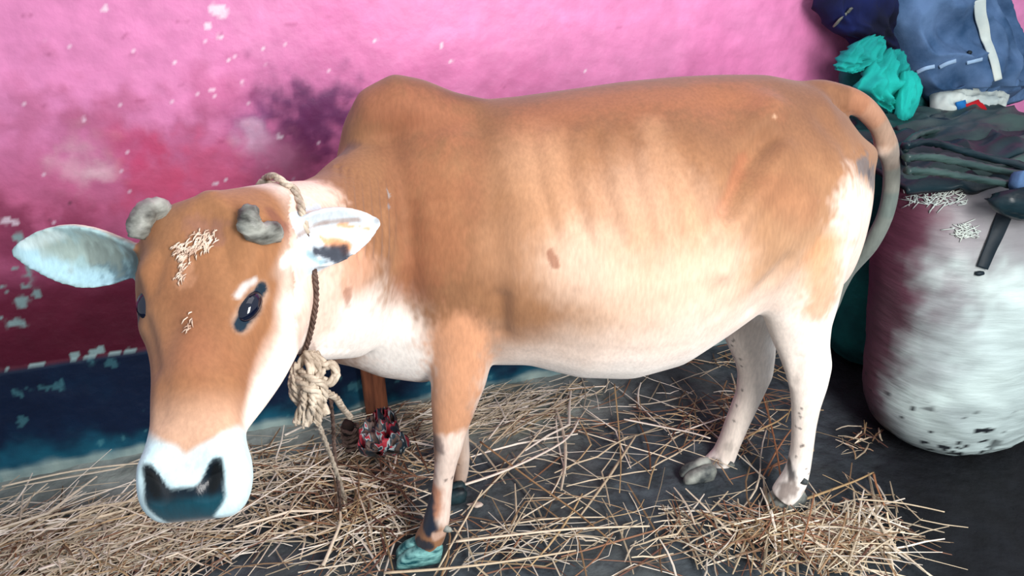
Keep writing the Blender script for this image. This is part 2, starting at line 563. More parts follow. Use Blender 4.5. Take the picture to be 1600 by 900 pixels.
HR = [  # t, half width, z front, z back, exponent
    (-.045, .045, -.028, -.085), (-.02, .070, -.012, -.105), (.03, .086, .000, -.125), (.10, .094, .004, -.145), (.18, .097, .005, -.175), (.26, .111, .004, -.215), (.34, .113, .002, -.245),
    (.42, .105, .001, -.270), (.50, .090, .002, -.275), (.58, .081, .003, -.250), (.66, .073, .004, -.195), (.74, .067, .004, -.142), (.82, .063, .002, -.105),
    (.89, .068, .002, -.100), (.95, .076, .003, -.100), (1.01, .078, .000, -.100), (1.06, .075, -.006, -.098), (1.10, .068, -.018, -.092), (1.135, .052, -.034, -.080)]
rings = []
for t, w, zf, zb in HR:
    zc, h = (zf+zb)/2, (zf-zb)/2
    ring = []
    for j in range(NR):
        th = 2*math.pi*j/NR
        ca, sa = math.cos(th), math.sin(th)
        e = 0.72 if sa > 0 else 0.85
        ww = w*(1 - 0.16*max(-sa, 0)**2)
        ring.append(hd(ww*math.copysign(abs(ca)**e, ca), t, zc + h*math.copysign(abs(sa)**e, sa)))
    rings.append(ring)
body.loft(rings)
body.tube(smooth_path([at(425, 425, 1.24), at(428, 470, 1.23), at(414, 525, 1.20), at(395, 575, 1.165), at(374, 620, 1.125), at(352, 670, 1.08)], 4), list(np.interp(np.linspace(0, 5, 21), range(6), [.050, .062, .060, .052, .042, .026])), n=18)
# neck with dewlap
neck = [(cpt(-.12, 0, .84), .24, .16), (cpt(-.26, .00, .83), .235, .135), (at(545, 413, 1.50), .215, .115), (at(505, 417, 1.41), .185, .105), (at(465, 412, 1.33), .155, .10), (at(420, 400, 1.26), .13, .095), (at(372, 400, 1.20), .115, .09), (hd(0.01, .22, -.11), .10, .085)]
rings = []
for i, (p, rv, rl) in enumerate(neck):
    t = neck[min(i+1, len(neck)-1)][0] - neck[max(i-1, 0)][0]; t /= np.linalg.norm(t)
    a = np.cross(t, (0, 0, 1)); a /= np.linalg.norm(a); b = np.cross(a, t)
    rings.append([p + a*rl*math.cos(h)*(1-.35*max(-math.sin(h), 0)) + b*rv*math.sin(h) for h in (2*math.pi*j/24 for j in range(24))])
body.loft(rings)


# ears: cupped leaves
EARS = []


def ear(base, tip, wid, cup_dir, cupd, side):
    base, tip = np.array(base), np.array(tip)
    ax = tip-base; ln = np.linalg.norm(ax); ax /= ln
    nn = np.array(cup_dir, float); nn -= np.dot(nn, ax)*ax; nn /= np.linalg.norm(nn)
    cc = np.cross(ax, nn)
    EARS.append((base, ax, cc, nn, ln, wid))
    prof = [(0, .34), (.08, .42), (.18, .62), (.3, .84), (.42, .97), (.55, 1), (.68, .90), (.8, .70), (.9, .44), (.97, .2), (1.0, .07)]
    rings = []
    for k, (t, wq) in enumerate(prof):
        hw = wid/2*wq
        cd_ = cupd*(math.sin(math.pi*min(1, t*.9+.12))**.8)*wq + 0.012*(1-t)
        p = base + ax*ln*t
        front = []; back = []
        for j in range(9):
            q = -1 + 2*j/8
            x = q*hw
            zf = -cd_*(1-q*q)
            th = 0.0065 + .004*(1-t)
            front.append(p + cc*x + nn*(zf+th)); back.append(p + cc*x*1.04 + nn*(zf-th))
        rings.append(front + back[::-1])
    body.loft(rings)


ear(hd(-.080, .185, -.045), at(17, 393, 1.15), .100, (0.1, -1, .12), .022, -1)
ear(hd(.092, .165, -.06), at(596, 346, 1.26), .094, (-.35, -1, .1), .026, 1)

vv = body.world()
me = bpy.data.meshes.new('tmp'); me.from_pydata([tuple(p) for p in vv], [], body.f); me.update()
bm = bmesh.new(); bm.from_mesh(me)
bmesh.ops.recalc_face_normals(bm, faces=bm.faces); bm.to_mesh(me); bm.free()
tmp = bpy.data.objects.new('tmp', me); COL.objects.link(tmp)
md = tmp.modifiers.new('r', 'REMESH'); md.mode = 'VOXEL'; md.voxel_size = 0.0048; md.use_smooth_shade = True
dg = bpy.context.evaluated_depsgraph_get()
bme = bpy.data.meshes.new_from_object(tmp.evaluated_get(dg))
bpy.data.objects.remove(tmp)
nv = len(bme.vertices)
V = np.empty(nv*3); bme.vertices.foreach_get('co', V); V = V.reshape(-1, 3)
E = np.empty(len(bme.edges)*2, int); bme.edges.foreach_get('vertices', E); E = E.reshape(-1, 2)
deg = np.bincount(E.ravel(), minlength=nv).astype(float)


def lap(A):
    out = np.empty_like(A)
    for k in range(A.shape[1]):
        s = np.bincount(E[:, 0], A[E[:, 1], k], nv) + np.bincount(E[:, 1], A[E[:, 0], k], nv)
        out[:, k] = s/np.maximum(deg, 1)
    return out


def toLFZ(A):
    o_ = np.empty_like(A)
    x = A[:, 0]; y = A[:, 1]-CAM_Y
    o_[:, 0] = x*CY - y*SY; o_[:, 1] = x*SY + y*CY; o_[:, 2] = A[:, 2]
    return o_


Q = toLFZ(V)
rel = Q - HP
ht = rel@Dn/HL; hx = rel@Rt; hz = rel@Nn
is_head = (ht > -.15) & (ht < 1.2) & (hz > -.30) & (hz < .08) & (np.abs(hx) < .13) & ((hz > -.11) | (ht > .30+.5*(-hz-.11)))
def ear_mask(Q):
    m_ = np.zeros(len(Q), bool)
    for base, ax, cc, nn, ln, wid in EARS:
        d_ = Q-base; t = d_@ax; x = d_@cc; y = d_@nn
        m_ |= (t > (.10 if base[0] < -.5 else .26)*ln) & (t < ln*1.03) & (np.abs(x) < wid*.56) & (y > -.05) & (y < .02)
    return m_


is_ear = ear_mask(Q)
low = Q[:, 2] < .42
smw = np.full(nv, 1.0)
smw[low] = .45
smw[is_head] = .30
smw[is_ear] = .12
sm2 = smw[:, None].copy()
for k in range(6):
    sm2 = lap(sm2)
for it in range(60):
    V += (lap(V)-V)*0.5*sm2
    if it % 2:
        V -= (lap(V)-V)*0.5*sm2*0.96


def hw_(p):
    return np.array(W(*p))


def normals():
    bme.vertices.foreach_set('co', V.ravel()); bme.update()
    n_ = np.empty(nv*3); bme.vertices.foreach_get('normal', n_); return n_.reshape(-1, 3)


def bvh():
    bme.vertices.foreach_set('co', V.ravel()); bme.update()
    b_ = bmesh.new(); b_.from_mesh(bme); t = BVHTree.FromBMesh(b_); b_.free(); return t


tree = bvh()
CAMW = Vector((0, CAM_Y, CAM_H))


def pick(u, v):
    x, a, b = ray(u, v)
    d = W(x, a, 0) - W(0, 0, 0); d.z = b
    h = tree.ray_cast(CAMW, d.normalized())
    return (np.array(h[0]), np.array(h[1])) if h[0] else (None, None)


def seg_d(pts, P_=None):
    """distance of every body vertex to a polyline of 3D points"""
    P_ = V if P_ is None else P_
    if len(pts) == 1:
        return np.linalg.norm(P_-pts[0], axis=1)
    best = np.full(len(P_), 9.)
    for a, b in zip(pts[:-1], pts[1:]):
        ab = b-a; t = np.clip(((P_-a)@ab)/(ab@ab+1e-12), 0, 1)
        best = np.minimum(best, np.linalg.norm(P_-(a+t[:, None]*ab), axis=1))
    return best


def picks(px):
    out = []
    for u, v in px:
        h, _ = pick(u, v)
        if h is not None:
            out.append(h)
    return out


def sculpt(px, r, amt):
    """push the skin in (amt<0) or out along its normal near a polyline on the body"""
    global V
    p = picks(px)
    if not p:
        return
    d = seg_d(p)
    w = np.exp(-(d/r)**2)
    V += NO*(amt*w)[:, None]


NO = normals()
# hooks, pins, flank hollow, ribs, shoulder lines
sculpt([(1205, 165), (1195, 190)], .035, .014)
sculpt([(1130, 165), (1165, 235)], .05, -.012)
sculpt([(1200, 215), (1160, 270), (1135, 330)], .024, -.020)
sculpt([(1225, 235), (1200, 290), (1150, 350), (1130, 420)], .028, .012)
sculpt([(1350, 245), (1378, 235)], .03, .012)
sculpt([(1290, 190), (1320, 230)], .03, -.008)
for k, u in enumerate((855, 905, 955, 1005, 1050, 1090)):
    sculpt([(u, 210), (u+12, 290), (u+32, 370)], .015, .0032)
    sculpt([(u-24, 215), (u-12, 290), (u+10, 365)], .013, -.0030)
sculpt([(745, 200), (770, 300), (780, 420), (770, 520)], .030, -.009)
sculpt([(700, 230), (705, 330), (700, 430)], .05, .010)
sculpt([(640, 330), (620, 420), (640, 500)], .03, -.008)
sculpt([(785, 520), (783, 470)], .02, -.010)
sculpt([(1175, 485), (1190, 450), (1230, 410)], .022, -.008)
sculpt([(1285, 560), (1300, 575)], .018, .006)
sculpt([(1240, 600), (1250, 560)], .014, -.004)
for k in range(15):   # neck skin folds
    u = 526 + k*6.5
    sculpt([(u-4, 258+k*2), (u, 320), (u+2, 400)], .0040, -.0046 if k % 2 else .0028)
for k in range(4):
    sculpt([(503+k*11, 430), (505+k*12, 500), (508+k*12, 548)], .006, -.004)
for k in range(5):
    sculpt([(1302+k*9, 160+k*6), (1318+k*7, 172+k*7)], .005, -.004)
# head
tree = bvh()
for sx in (1, -1):
    def hs(x, t, z, r, a):
        global V
        p = np.array(W(*hd(x, t, z)))
        w = np.exp(-(np.linalg.norm(V-p, axis=1)/r)**2)
        V += NO*(a*w)[:, None]
    hs(.078*sx, .235, .0, .026, .010)      # brow
    hs(.100*sx, .355, -.035, .024, -.010)  # socket
    hs(.105*sx, .46, -.045, .030, .006)    # under-eye
    hs(.035*sx, .45, .0, .030, -.005)
    hs(.060*sx, .60, -.01, .03, -.004)
    hs(.080*sx, .07, -.02, .03, .008)
hs(0, .02, .0, .03, .014)
hs(-.02, .13, .005, .035, .006)
hs(0, .62, .003, .05, .005)
for sx in (1, -1):
    for (a1, t1, z1, a2, t2, z2, r1, am) in ((.045, .22, .0, .060, .34, .0, .010, -.004), (.030, .50, .0, .036, .80, .0, .016, -.0035), (.075, .45, -.02, .055, .62, -.01, .014, -.005), (.085, .27, .0, .070, .33, .0, .012, .004), (.088, .42, -.02, .080, .46, -.02, .010, -.004)):
        p1, p2 = hw_(hd(a1*sx, t1, z1)), hw_(hd(a2*sx, t2, z2))
        V += NO*(am*np.exp(-(seg_d([p1, p2])/r1)**2))[:, None]
# nose pad, nostrils
for sx in (1, -1):
    hs(.050*sx-.004, .965, .0, .020, .009)
    for q in range(5):
        hs((.030+.0045*q)*sx-.004, 1.065-.020*q, -.004, .0095, -.0085)
hs(0, .98, .0, .03, -.006)
hs(0, 1.05, .0, .03, .005)

for it in range(2):
    V += (lap(V)-V)*0.4
nm_ = np.exp(-(np.linalg.norm(V-hw_(hd(-.004, 1.03, -.005)), axis=1)/.055)**4)[:, None]
for it in range(7):
    V += (lap(V)-V)*0.5*nm_
NO = normals(); tree = bvh()

# ---- coat pattern
Q = toLFZ(V); rel = Q-HP
ht = rel@Dn/HL; hx = rel@Rt; hz = rel@Nn
cs = (Q-np.array([0, F0, 0]))@R_; cn = (Q-np.array([0, F0, 0]))@N_; cz = Q[:, 2]
w1 = fbm(V, 5, 4, 2.2); w2 = fbm(V, 18, 3, 5.5); w3 = fbm(V*np.array([1, 1, .5]), 75, 2, 8.5)
BROWN, DK, TAN, CREAM, WHITE = lin(138, 96, 66), lin(98, 62, 44), lin(176, 138, 106), lin(236, 216, 202), lin(250, 242, 234)
hz_ = cz + .05*w1
C = np.tile(BROWN, (nv, 1))
C = blend(C, smoothstep(w1+.5*w2, .0, .6)*.5, lin(152, 109, 76))
C = blend(C, smoothstep(hz_, .98, 1.10)*.55, DK)
bel = .66 + .12*smoothstep(cs, -.1, .9)
C = blend(C, smoothstep(bel+.28-hz_, 0, .26)*.8*smoothstep(cs, -.05, .25), TAN)
C = blend(C, smoothstep(bel+.08-hz_, 0, .18)*smoothstep(cs, -.18, 0.0), CREAM)
C = blend(C, smoothstep(bel-.06-hz_, 0, .12)*smoothstep(cs, -.16, -.02), WHITE)


def paint(px, r, rgb, s=1.0, soft=.6, nzk=.25, mask=None):
    global C
    p = picks(px)
    if not p:
        print('MISS', px); return
    d = seg_d(p) + r*nzk*(.8*w2 + .8*w3)
    w = s*(1-smoothstep(d, r*(1-soft), r*(1+soft*.4)))
    if mask is not None:
        w = w*mask
    C = blend(C, w, lin(*rgb) if not isinstance(rgb, np.ndarray) else rgb)


is_ear = ear_mask(Q)
bodym = (~is_head & ~is_ear).astype(float)
# chest, dewlap and neck pale
paint([(500, 480), (540, 530), (620, 560)], .13, CREAM, .9, .7, .2, bodym)
paint([(500, 520), (560, 535), (640, 570)], .11, WHITE, 1, .6, .2, bodym)
paint([(430, 310), (480, 300), (500, 400), (490, 500)], .09, (238, 206, 188), .95, .5, .2, bodym)
paint([(545, 330), (560, 430)], .06, (200, 140, 104), .7, .8, .3, bodym)
# front leg
paint([(715, 540), (705, 620), (700, 660)], .085, (205, 148, 112), .95, .6, .3)
paint([(710, 700), (705, 760), (700, 800)], .05, (236, 214, 200), .9, .5, .3)
paint([(681, 690), (684, 700)], .022, (90, 74, 72), .8, .6, .4)
paint([(680, 770), (677, 800)], .026, (176, 116, 84), .9, .6, .3)
paint([(672, 780), (668, 800), (670, 826)], .026, (22, 34, 52), 1, .4, .3)
paint([(694, 832), (682, 838)], .014, (200, 165, 145), .9, .5, .3)
paint([(652, 846), (668, 854), (688, 857)], .016, (22, 34, 46), .95, .4, .3)
# hind quarters
paint([(1340, 330), (1355, 370), (1320, 420)], .10, CREAM, .95, .7, .3)
paint([(1372, 245), (1374, 300)], .045, CREAM, .9, .6, .3)
paint([(1345, 262), (1365, 280)], .028, (92, 88, 90), .85, .6, .9)
paint([(1358, 268)], .017, (64, 60, 66), .8, .5, 1.2)
paint([(1285, 400), (1290, 450), (1280, 480)], .055, (196, 142, 100), .75, .7, .3)
paint([(1220, 520), (1250, 590), (1258, 700)], .075, (240, 226, 214), .9, .6, .2)
paint([(1165, 520), (1175, 600), (1150, 660), (1140, 700)], .07, (226, 212, 200), .9, .6, .2)
paint([(1236, 745), (1232, 722)], .020, (44, 44, 52), .9, .6, .5)
paint([(1237, 760), (1226, 772)], .03, (120, 106, 100), .85, .6, .6)
paint([(1115, 725), (1095, 735)], .03, (120, 118, 116), .85, .6, .6)
paint([(1140, 700)], .02, (150, 140, 132), .5, .8, .9)
# back, ribs: darker tones along the hollows
paint([(700, 145), (745, 152)], .03, (100, 62, 48), .7, .8, .5)
paint([(650, 135), (690, 150)], .04, (120, 76, 56), .6, .8, .5)
paint([(535, 240), (545, 232)], .022, (92, 62, 52), .7, .7, .5)
paint([(575, 150), (640, 170), (700, 190)], .06, (158, 98, 70), .5, .8, .4)
paint([(830, 190), (930, 160), (1080, 150), (1180, 150)], .07, (160, 100, 70), .5, .9, .5)
for u in (880, 925, 975, 1020):
    paint([(u-6, 200), (u+14, 280), (u+34, 340)], .030, (128, 82, 54), .30, .9, .4)
paint([(1160, 250), (1125, 330)], .022, (150, 92, 64), .55, .8, .4)  # shadow of the hip crease painted into the coat
paint([(690, 260), (690, 380), (640, 440)], .06, (166, 106, 74), .4, .9, .6)
paint([(950, 400), (1100, 400), (1000, 330)], .13, (214, 176, 148), .45, .9, .15)
paint([(840, 260), (870, 330), (820, 400)], .10, (200, 154, 120), .45, .9, .15)
paint([(1020, 200), (1060, 300), (1090, 380)], .035, (190, 146, 112), .3, .9, .3)
paint([(905, 420), (1000, 470), (1120, 440)], .10, (232, 204, 184), .5, .9, .15)
paint([(620, 200), (630, 330), (660, 440)], .05, (128, 78, 54), .45, .9, .3)
paint([(745, 230), (740, 330)], .03, (128, 78, 54), .35, .9, .3)
paint([(1210, 300), (1260, 330)], .05, (150, 98, 68), .4, .9, .3)
paint([(860, 395), (870, 415)], .008, (140, 86, 62), .7, .6, .8)
paint([(1210, 182)], .005, (205, 170, 140), .5, .6, .8)
paint([(605, 297), (607, 306)], .004, (150, 150, 152), .8, .6, .3)
paint([(607, 323)], .0065, (140, 142, 150), .8, .6, .3)
paint([(545, 455), (542, 480)], .010, (150, 100, 80), .6, .6, .8)
# tail
tl = [np.array(W(*p)) for p in tp]
dT = seg_d(tl[24:])
tmask = (dT < .034)
tw = smoothstep(np.arange(1)*0.0, 0, 1)
for a0, a1, rgb, s_ in ((12, 17, (168, 116, 88), .6), (16, 21, (158, 120, 98), .7), (20, 25, (140, 118, 102), .8), (24, 29, (122, 114, 106), .85), (28, 33, (108, 112, 106), .9), (32, len(tl)-1, (92, 104, 100), .95)):
    d = seg_d(tl[a0:a1+1])
    C = blend(C, s_*(1-smoothstep(d, .026, .036)), lin(*rgb))
for k in range(10):   # mud flecks on shins
    for (u0, v0) in ((1150, 600), (1255, 690), (705, 770)):
        paint([(u0+rng.uniform(-14, 14), v0+rng.uniform(-70, 60))], .0045, (60, 50, 50), .7, .4, .2)

# head coat
hm = is_head & ~is_ear
H = C.copy()
hb = np.tile(lin(148, 102, 68), (nv, 1))
hb = blend(hb, smoothstep(w1+.4*w2, .0, .5)*.4, lin(128, 82, 52))
hb = blend(hb, np.exp(-((hx/.040)**2+((ht-.42)/.22)**2))*.5, lin(118, 72, 48))
hb = blend(hb, np.exp(-((hx/.06)**2+((ht-.60)/.10)**2))*.35, lin(158, 100, 74))
hb = blend(hb, smoothstep(ht, .68, .86)*.75, lin(206, 166, 140))
side = smoothstep(-hz + .012*w1 - .028*smoothstep(ht, .9, .5), .030, .062)*smoothstep(ht, .20, .34)
hb = blend(hb, side*(hx > 0), lin(248, 232, 222))
hb = blend(hb, .8*side*(hx < 0), lin(214, 168, 138))
hb = blend(hb, smoothstep(-hz, .03, .07)*smoothstep(.30-ht, 0, .1)*(hx > 0), lin(244, 226, 214))
rim = smoothstep(ht+.10*np.abs(hx)/.07+.02*w2, .915, .96)
hb = blend(hb, rim, lin(196, 222, 228))
pad = smoothstep(ht - (1.035 - .085*smoothstep(np.abs(hx+.004), .014, .044)), -.006, .012)*(1-smoothstep(np.abs(hx+.004) + .10*smoothstep(ht, 1.06, 1.30), .050, .058))
hb = blend(hb, pad, lin(4, 22, 34))
hb = blend(hb, pad*smoothstep(ht + .01*w2, 1.055, 1.09)*.8, lin(16, 66, 80))
for sx in (1, -1):
    d = np.sqrt(((hx+.004-(.040 + (1.025-ht)*.11)*sx)/.010)**2+((ht-1.015)/.055)**2)
    hb = blend(hb, (1-smoothstep(d, .6, 1.3)), lin(2, 6, 10))
hw = hm.astype(float)[:, None].copy()
for k in range(14):
    hw = lap(hw)
C = C*(1-hw) + hb*hw
# white forelock patch, temple marks
paint([(300, 350), (330, 360)], .022, (120, 84, 84), .4, .8, .8)
paint([(290, 400), (285, 440)], .012, (190, 140, 110), .5, .8, .8)
paint([(452, 400), (444, 410)], .012, (244, 236, 234), .8, .6, .3)
paint([(445, 362), (470, 352), (500, 344)], .016, (150, 108, 92), .6, .8, .3)
paint([(440, 352), (425, 335)], .014, (112, 66, 54), .7, .7, .3)
# eye surrounds
paint([(379, 503), (392, 480), (406, 456)], .0185, (206, 186, 170), .5, .7, .1)
paint([(376, 507), (392, 480), (408, 451)], .0125, (8, 34, 50), 1, .3, .1)
paint([(388, 486), (397, 472)], .017, (8, 30, 46), 1, .3, .1)
paint([(372, 462), (382, 448), (398, 438)], .007, (214, 220, 222), .6, .8, .2)
ec = np.array(W(*hd(-.106, .365, -.038)))
C = blend(C, 1-smoothstep(np.linalg.norm((V-ec)*np.array([1, 1, .62]), axis=1), .016, .026), lin(12, 28, 46))
# ears
em = is_ear.astype(float)
eb = np.tile(lin(214, 196, 180), (nv, 1))
eL = hx < 0
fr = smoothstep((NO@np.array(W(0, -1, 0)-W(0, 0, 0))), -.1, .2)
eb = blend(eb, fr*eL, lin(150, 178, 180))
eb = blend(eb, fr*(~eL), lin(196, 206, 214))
C = C*(1-em[:, None]) + eb*em[:, None]
paint([(40, 392), (60, 410), (120, 432), (190, 438)], .020, (170, 208, 222), .8, .7, .3, em)
paint([(40, 382), (90, 367), (190, 366)], .014, (205, 220, 218), .7, .7, .3, em)
paint([(160, 410), (190, 420)], .022, (70, 96, 108), .8, .8, 1.5, em)
paint([(110, 392), (170, 385)], .03, (150, 156, 140), .5, .9, 1.5, em)
paint([(200, 385), (215, 400)], .02, (80, 90, 92), .7, .9, .8, em)
paint([(500, 372), (530, 378), (545, 386)], .0105, (222, 150, 96), .9, .6, .8, em)
paint([(530, 354), (560, 355), (575, 358)], .0065, (226, 160, 108), .9, .6, .8, em)
paint([(496, 394), (515, 400), (532, 394)], .0155, (34, 38, 52), .95, .6, .8, em)
paint([(482, 396), (500, 410), (530, 412)], .008, (110, 150, 162), .7, .7, .3, em)
paint([(460, 372), (500, 350), (560, 343), (592, 342)], .006, (150, 128, 118), .8, .6, .3, em)
paint([(520, 362), (550, 366), (575, 372)], .010, (236, 240, 244), .8, .7, .3, em)
paint([(588, 345), (592, 360)], .008, (120, 120, 122), .6, .7, .3, em)
C = C*(1+.06*w2[:, None])
C = np.hstack([C, (1-pad*is_head*.85)[:, None]])

cow = empty('cow', W(*(cpt(.2, 0, 0))), 'fawn humped cow with cream belly standing on straw, head lowered towards the camera', 'cow')
fv = [tuple(p.vertices) for p in bme.polygons]
bo = mesh_obj('body', V, fv, M['coat'], cow, cols=C)
tag(bo, 'short fawn coat fading to cream on belly and legs')


def part_tube(name, pts, radii, mat, parent, label=None, n=14, per=5, rough=0.0, up=None):
    b_ = Buf()
    sp = smooth_path(pts, per)
    rr = [tuple(x) for x in np.array([np.interp(np.linspace(0, len(pts)-1, len(sp)), range(len(pts)), [r[k] if hasattr(r, '__len__') else r for r in radii]) for k in range(2)]).T]
    b_.tube(sp, rr, n=n, rough=rough, up=up)
    o_ = mesh_obj(name, b_.world(), b_.f, mat, parent)
    if label:
        o_['label'] = label
    return o_


# pale stiff hair on the forehead
M['hair'] = flat_mat('cream hair', (232, 214, 196), rough=.7, rgb2=(180, 150, 130), vscale=80, bump=0)
b_ = Buf(); rh = random.Random(3)


def to_l0(p):
    x, y = p[0], p[1]-CAM_Y
    return np.array([x*CY - y*SY, x*SY + y*CY, p[2]])


def skin(u, v, off):
    h, n_ = pick(u, v)
    return None if h is None else to_l0(h + n_*off)


for (u0, v0, su, sv, cnt) in ((322, 374, 12, 11, 85), (305, 386, 10, 9, 45), (284, 388, 7, 8, 34), (288, 406, 6, 12, 34), (284, 430, 5, 9, 14), (298, 508, 5, 12, 10)):
    if v0 > 500:
        mesh_obj('forelock', b_.world(), b_.f, M['hair'], cow)['label'] = 'cream stiff hairs on the forehead'
        b_ = Buf()
    for k in range(cnt):
        u, v = rh.gauss(u0, su*.7), rh.gauss(v0, sv*.7)
        ln = rh.uniform(6, 15); a_ = rh.gauss(2.1, .35)
        q = [skin(u+math.cos(a_)*ln*t, v+math.sin(a_)*ln*t, o_) for t, o_ in ((0, .0005), (.5, .0040), (1, .002))]
        if any(p is None for p in q):
            continue
        b_.tube(q, [.0012, .0011, .0004], n=4)
mesh_obj('hair_tuft', b_.world(), b_.f, M['hair'], cow)['label'] = 'few pale hairs on the nose bridge'

# horns
part_tube('horn', [hd(-.050, .04, -.035), at(252, 328, 1.135), at(234, 328, 1.12), at(222, 340, 1.105), at(216, 358, 1.10), at(213, 372, 1.10)],
          [.016, .0175, .0175, .0175, .0165, .012], M['horn'], cow, 'short grey curled horn beside the grimy ear', rough=.25)
part_tube('horn', [hd(.085, .10, -.05), at(428, 362, 1.15), at(403, 364, 1.125), at(389, 347, 1.11), at(391, 326, 1.12)],
          [.016, .017, .0175, .0185, .013], M['horn'], cow, 'short grey curled horn beside the cupped ear', rough=.25)


def to_l0(p):
    x, y = p[0], p[1]-CAM_Y
    return np.array([x*CY - y*SY, x*SY + y*CY, p[2]])


# eyes: elongated glossy balls sunk in the sockets
def eyeball(u0, v0, u1, v1, r, sink, label):
    h0, n0 = pick(u0, v0); h1, n1_ = pick(u1, v1); hc, nc = pick((u0+u1)/2, (v0+v1)/2)
    if h0 is None or h1 is None or hc is None:
        return
    ax = h1-h0; ln = np.linalg.norm(ax); ax /= ln
    nc = np.array(nc); nc -= np.dot(nc, ax)*ax; nc /= np.linalg.norm(nc)
    sd = np.cross(ax, nc)
    ctr = hc - nc*sink
    rings = []
    m_ = 12
    for i in range(1, m_):
        ph = math.pi*i/m_
        k = math.sin(ph)
        rings.append([ctr + ax*(-math.cos(ph)*ln*.5) + nc*r*1.0*k*math.cos(a_) + sd*r*.85*k*math.sin(a_) for a_ in (2*math.pi*j/20 for j in range(20))])
    b_ = Buf(); b_.loft(rings)
    o_ = mesh_obj('eye', np.array(b_.v), b_.f, M['eye'], cow)
    o_['label'] = label


eyeball(379, 501, 409, 454, .021, .011, 'glossy dark eye facing the camera')
o_ = W(*hd(-.25, .365, -.034)); d_ = W(*hd(0, .365, -.034)) - o_
h_ = tree.ray_cast(o_, d_.normalized())
EX = (to_l0(np.array(h_[0]))-HP)@Rt + .007
b_ = Buf()
rings = []
for i in range(1, 12):
    ph = math.pi*i/12
    rings.append([hd(EX + .0165*math.sin(ph)*math.cos(a_), .365 - .056*math.cos(ph), -.034 + .016*math.sin(ph)*math.sin(a_)) for a_ in (2*math.pi*j/20 for j in range(20))])
b_.loft(rings)
mesh_obj('eye', b_.world(), b_.f, M['eye'], cow)['label'] = 'glossy dark eye at the outline of the face'


# hooves: two claws each
def hoof(u, v, ln_px, n_off, mat, label, direction=-1, wid=.027):
    p = on_floor(u, v)
    k = (p-np.array([0, F0, 0]))
    s0 = k@R_; n0 = k@N_
    ln = ln_px/FPX*1.75
    root = None
    for sd in (1, -1):
        rings = []
        for i, (t, w_, h_) in enumerate([(-.05, .6, .75), (.12, .9, 1.0), (.35, 1.0, 1.0), (.6, 1.0, .86), (.85, .95, .66), (.97, .78, .46), (1.02, .5, .3)]):
            ring = []
            for j in range(14):
                a_ = 2*math.pi*j/14
                y_ = math.copysign(abs(math.cos(a_))**.7, math.cos(a_))*wid*.62*w_
                z_ = max(0, (math.copysign(abs(math.sin(a_))**.7, math.sin(a_))*.5+.5))*ln*.66*h_
                y_ *= 1 - .22*z_/(ln*.66)
                ring.append(cpt(s0 + direction*(t-.4)*ln + .25*z_, n0 + sd*wid*.48 + y_, z_+.001))
            rings.append(ring)
        b_ = Buf(); b_.loft(rings)
        o_ = mesh_obj('hoof', b_.world(), b_.f, mat, cow)
        o_['label'] = label


hoof(657, 874, 66, .13, M['hoof'], 'teal-stained claw of the near front foot', wid=.034)
hoof(708, 780, 44, -.11, M['hoof_dark'], 'dark claw of the far front foot', wid=.03)
hoof(1226, 790, 56, .13, M['hoof_pale'], 'muddy claw of the near hind foot', wid=.032)
hoof(1090, 746, 52, -.11, M['hoof_pale'], 'pale muddy claw of the far hind foot', wid=.034)
# dew claws
for (u, v) in ((703, 826), (1147, 725), (1262, 752)):
    h, n_ = pick(u-6, v)
    if h is None:
        continue
    b_ = Buf()
    rr = [(0, .009), (.008, .009), (.016, .007), (.022, .003)]
    d_ = np.array(W(1, .1, -.6)-W(0, 0, 0)); d_ /= np.linalg.norm(d_)
    b_.tube([h + d_*(a_-.006) for a_, _ in rr], [q for _, q in rr], n=10)
    mesh_obj('dewclaw', np.array(b_.v), b_.f, M['hoof_pale'], cow)

# ------------------------------------------------------------ neck rope with its knot and tether
def hw(p):      # (L,F,Z) -> world array
    return np.array(W(*p))


def to_l(p):
    x, y = p[0], p[1]-CAM_Y
    return np.array([x*CY - y*SY, x*SY + y*CY, p[2]])


def on_skin(u, v, off):
    h, n_ = pick(u, v)
    return to_l(h + n_*off) if h is not None else None


vis = [on_skin(u, v, .004) for u, v in ((448, 292), (458, 297), (467, 318), (472, 334))]
lowv = [on_skin(u, v, .004) for u, v in ((490, 430), (491, 452), (491, 476), (487, 504), (481, 528), (475, 545))]
lowv = [p for p in lowv if p is not None]
midv = [vis[-1]*(1-t) + lowv[0]*t for t in (.33, .66)]
rope = empty('neck_rope', W(*at(488, 610, 1.36)), 'pale frayed rope tied round the cow neck with a bunched knot and hanging tether', 'rope')
ctr = (vis[0]+lowv[-1])/2
fw = np.array([-.10, .16, 0])
hid = [lowv[-1] + np.array([-.02, .03, -.02]), ctr + fw*1.0 + np.array([0, 0, -.10]), ctr + fw*1.15, ctr + fw*.95 + np.array([0, 0, .10]), vis[0] + np.array([-.035, .03, .006])]


def rope_tube(name, pts, r, mat, parent, label=None, twist=True, n=8, per=6, closed=False):
    sp = smooth_path(pts, per, closed)
    b_ = Buf()
    if twist:
        for ph in (0, 2.1, 4.2):
            q = []; acc = 0
            for i, p in enumerate(sp):
                a_ = sp[max(i-1, 0)]; c_ = sp[min(i+1, len(sp)-1)]
                t = c_-a_; t = t/(np.linalg.norm(t)+1e-9)
                x = np.cross(t, (.2, .3, .93)); x /= np.linalg.norm(x)+1e-9; y = np.cross(x, t)
                if i:
                    acc += np.linalg.norm(p-sp[i-1])
                k = acc/(r*9)*2*math.pi+ph
                q.append(p + (x*math.cos(k)+y*math.sin(k))*r*.5)
            if closed:
                q.append(q[0])
            b_.tube(q, r*.62, n=6)
    else:
        b_.tube(sp, r, n=n, rough=.25)
    o_ = mesh_obj(name, b_.world(), b_.f, mat, parent)
    if label:
        o_['label'] = label
    return o_


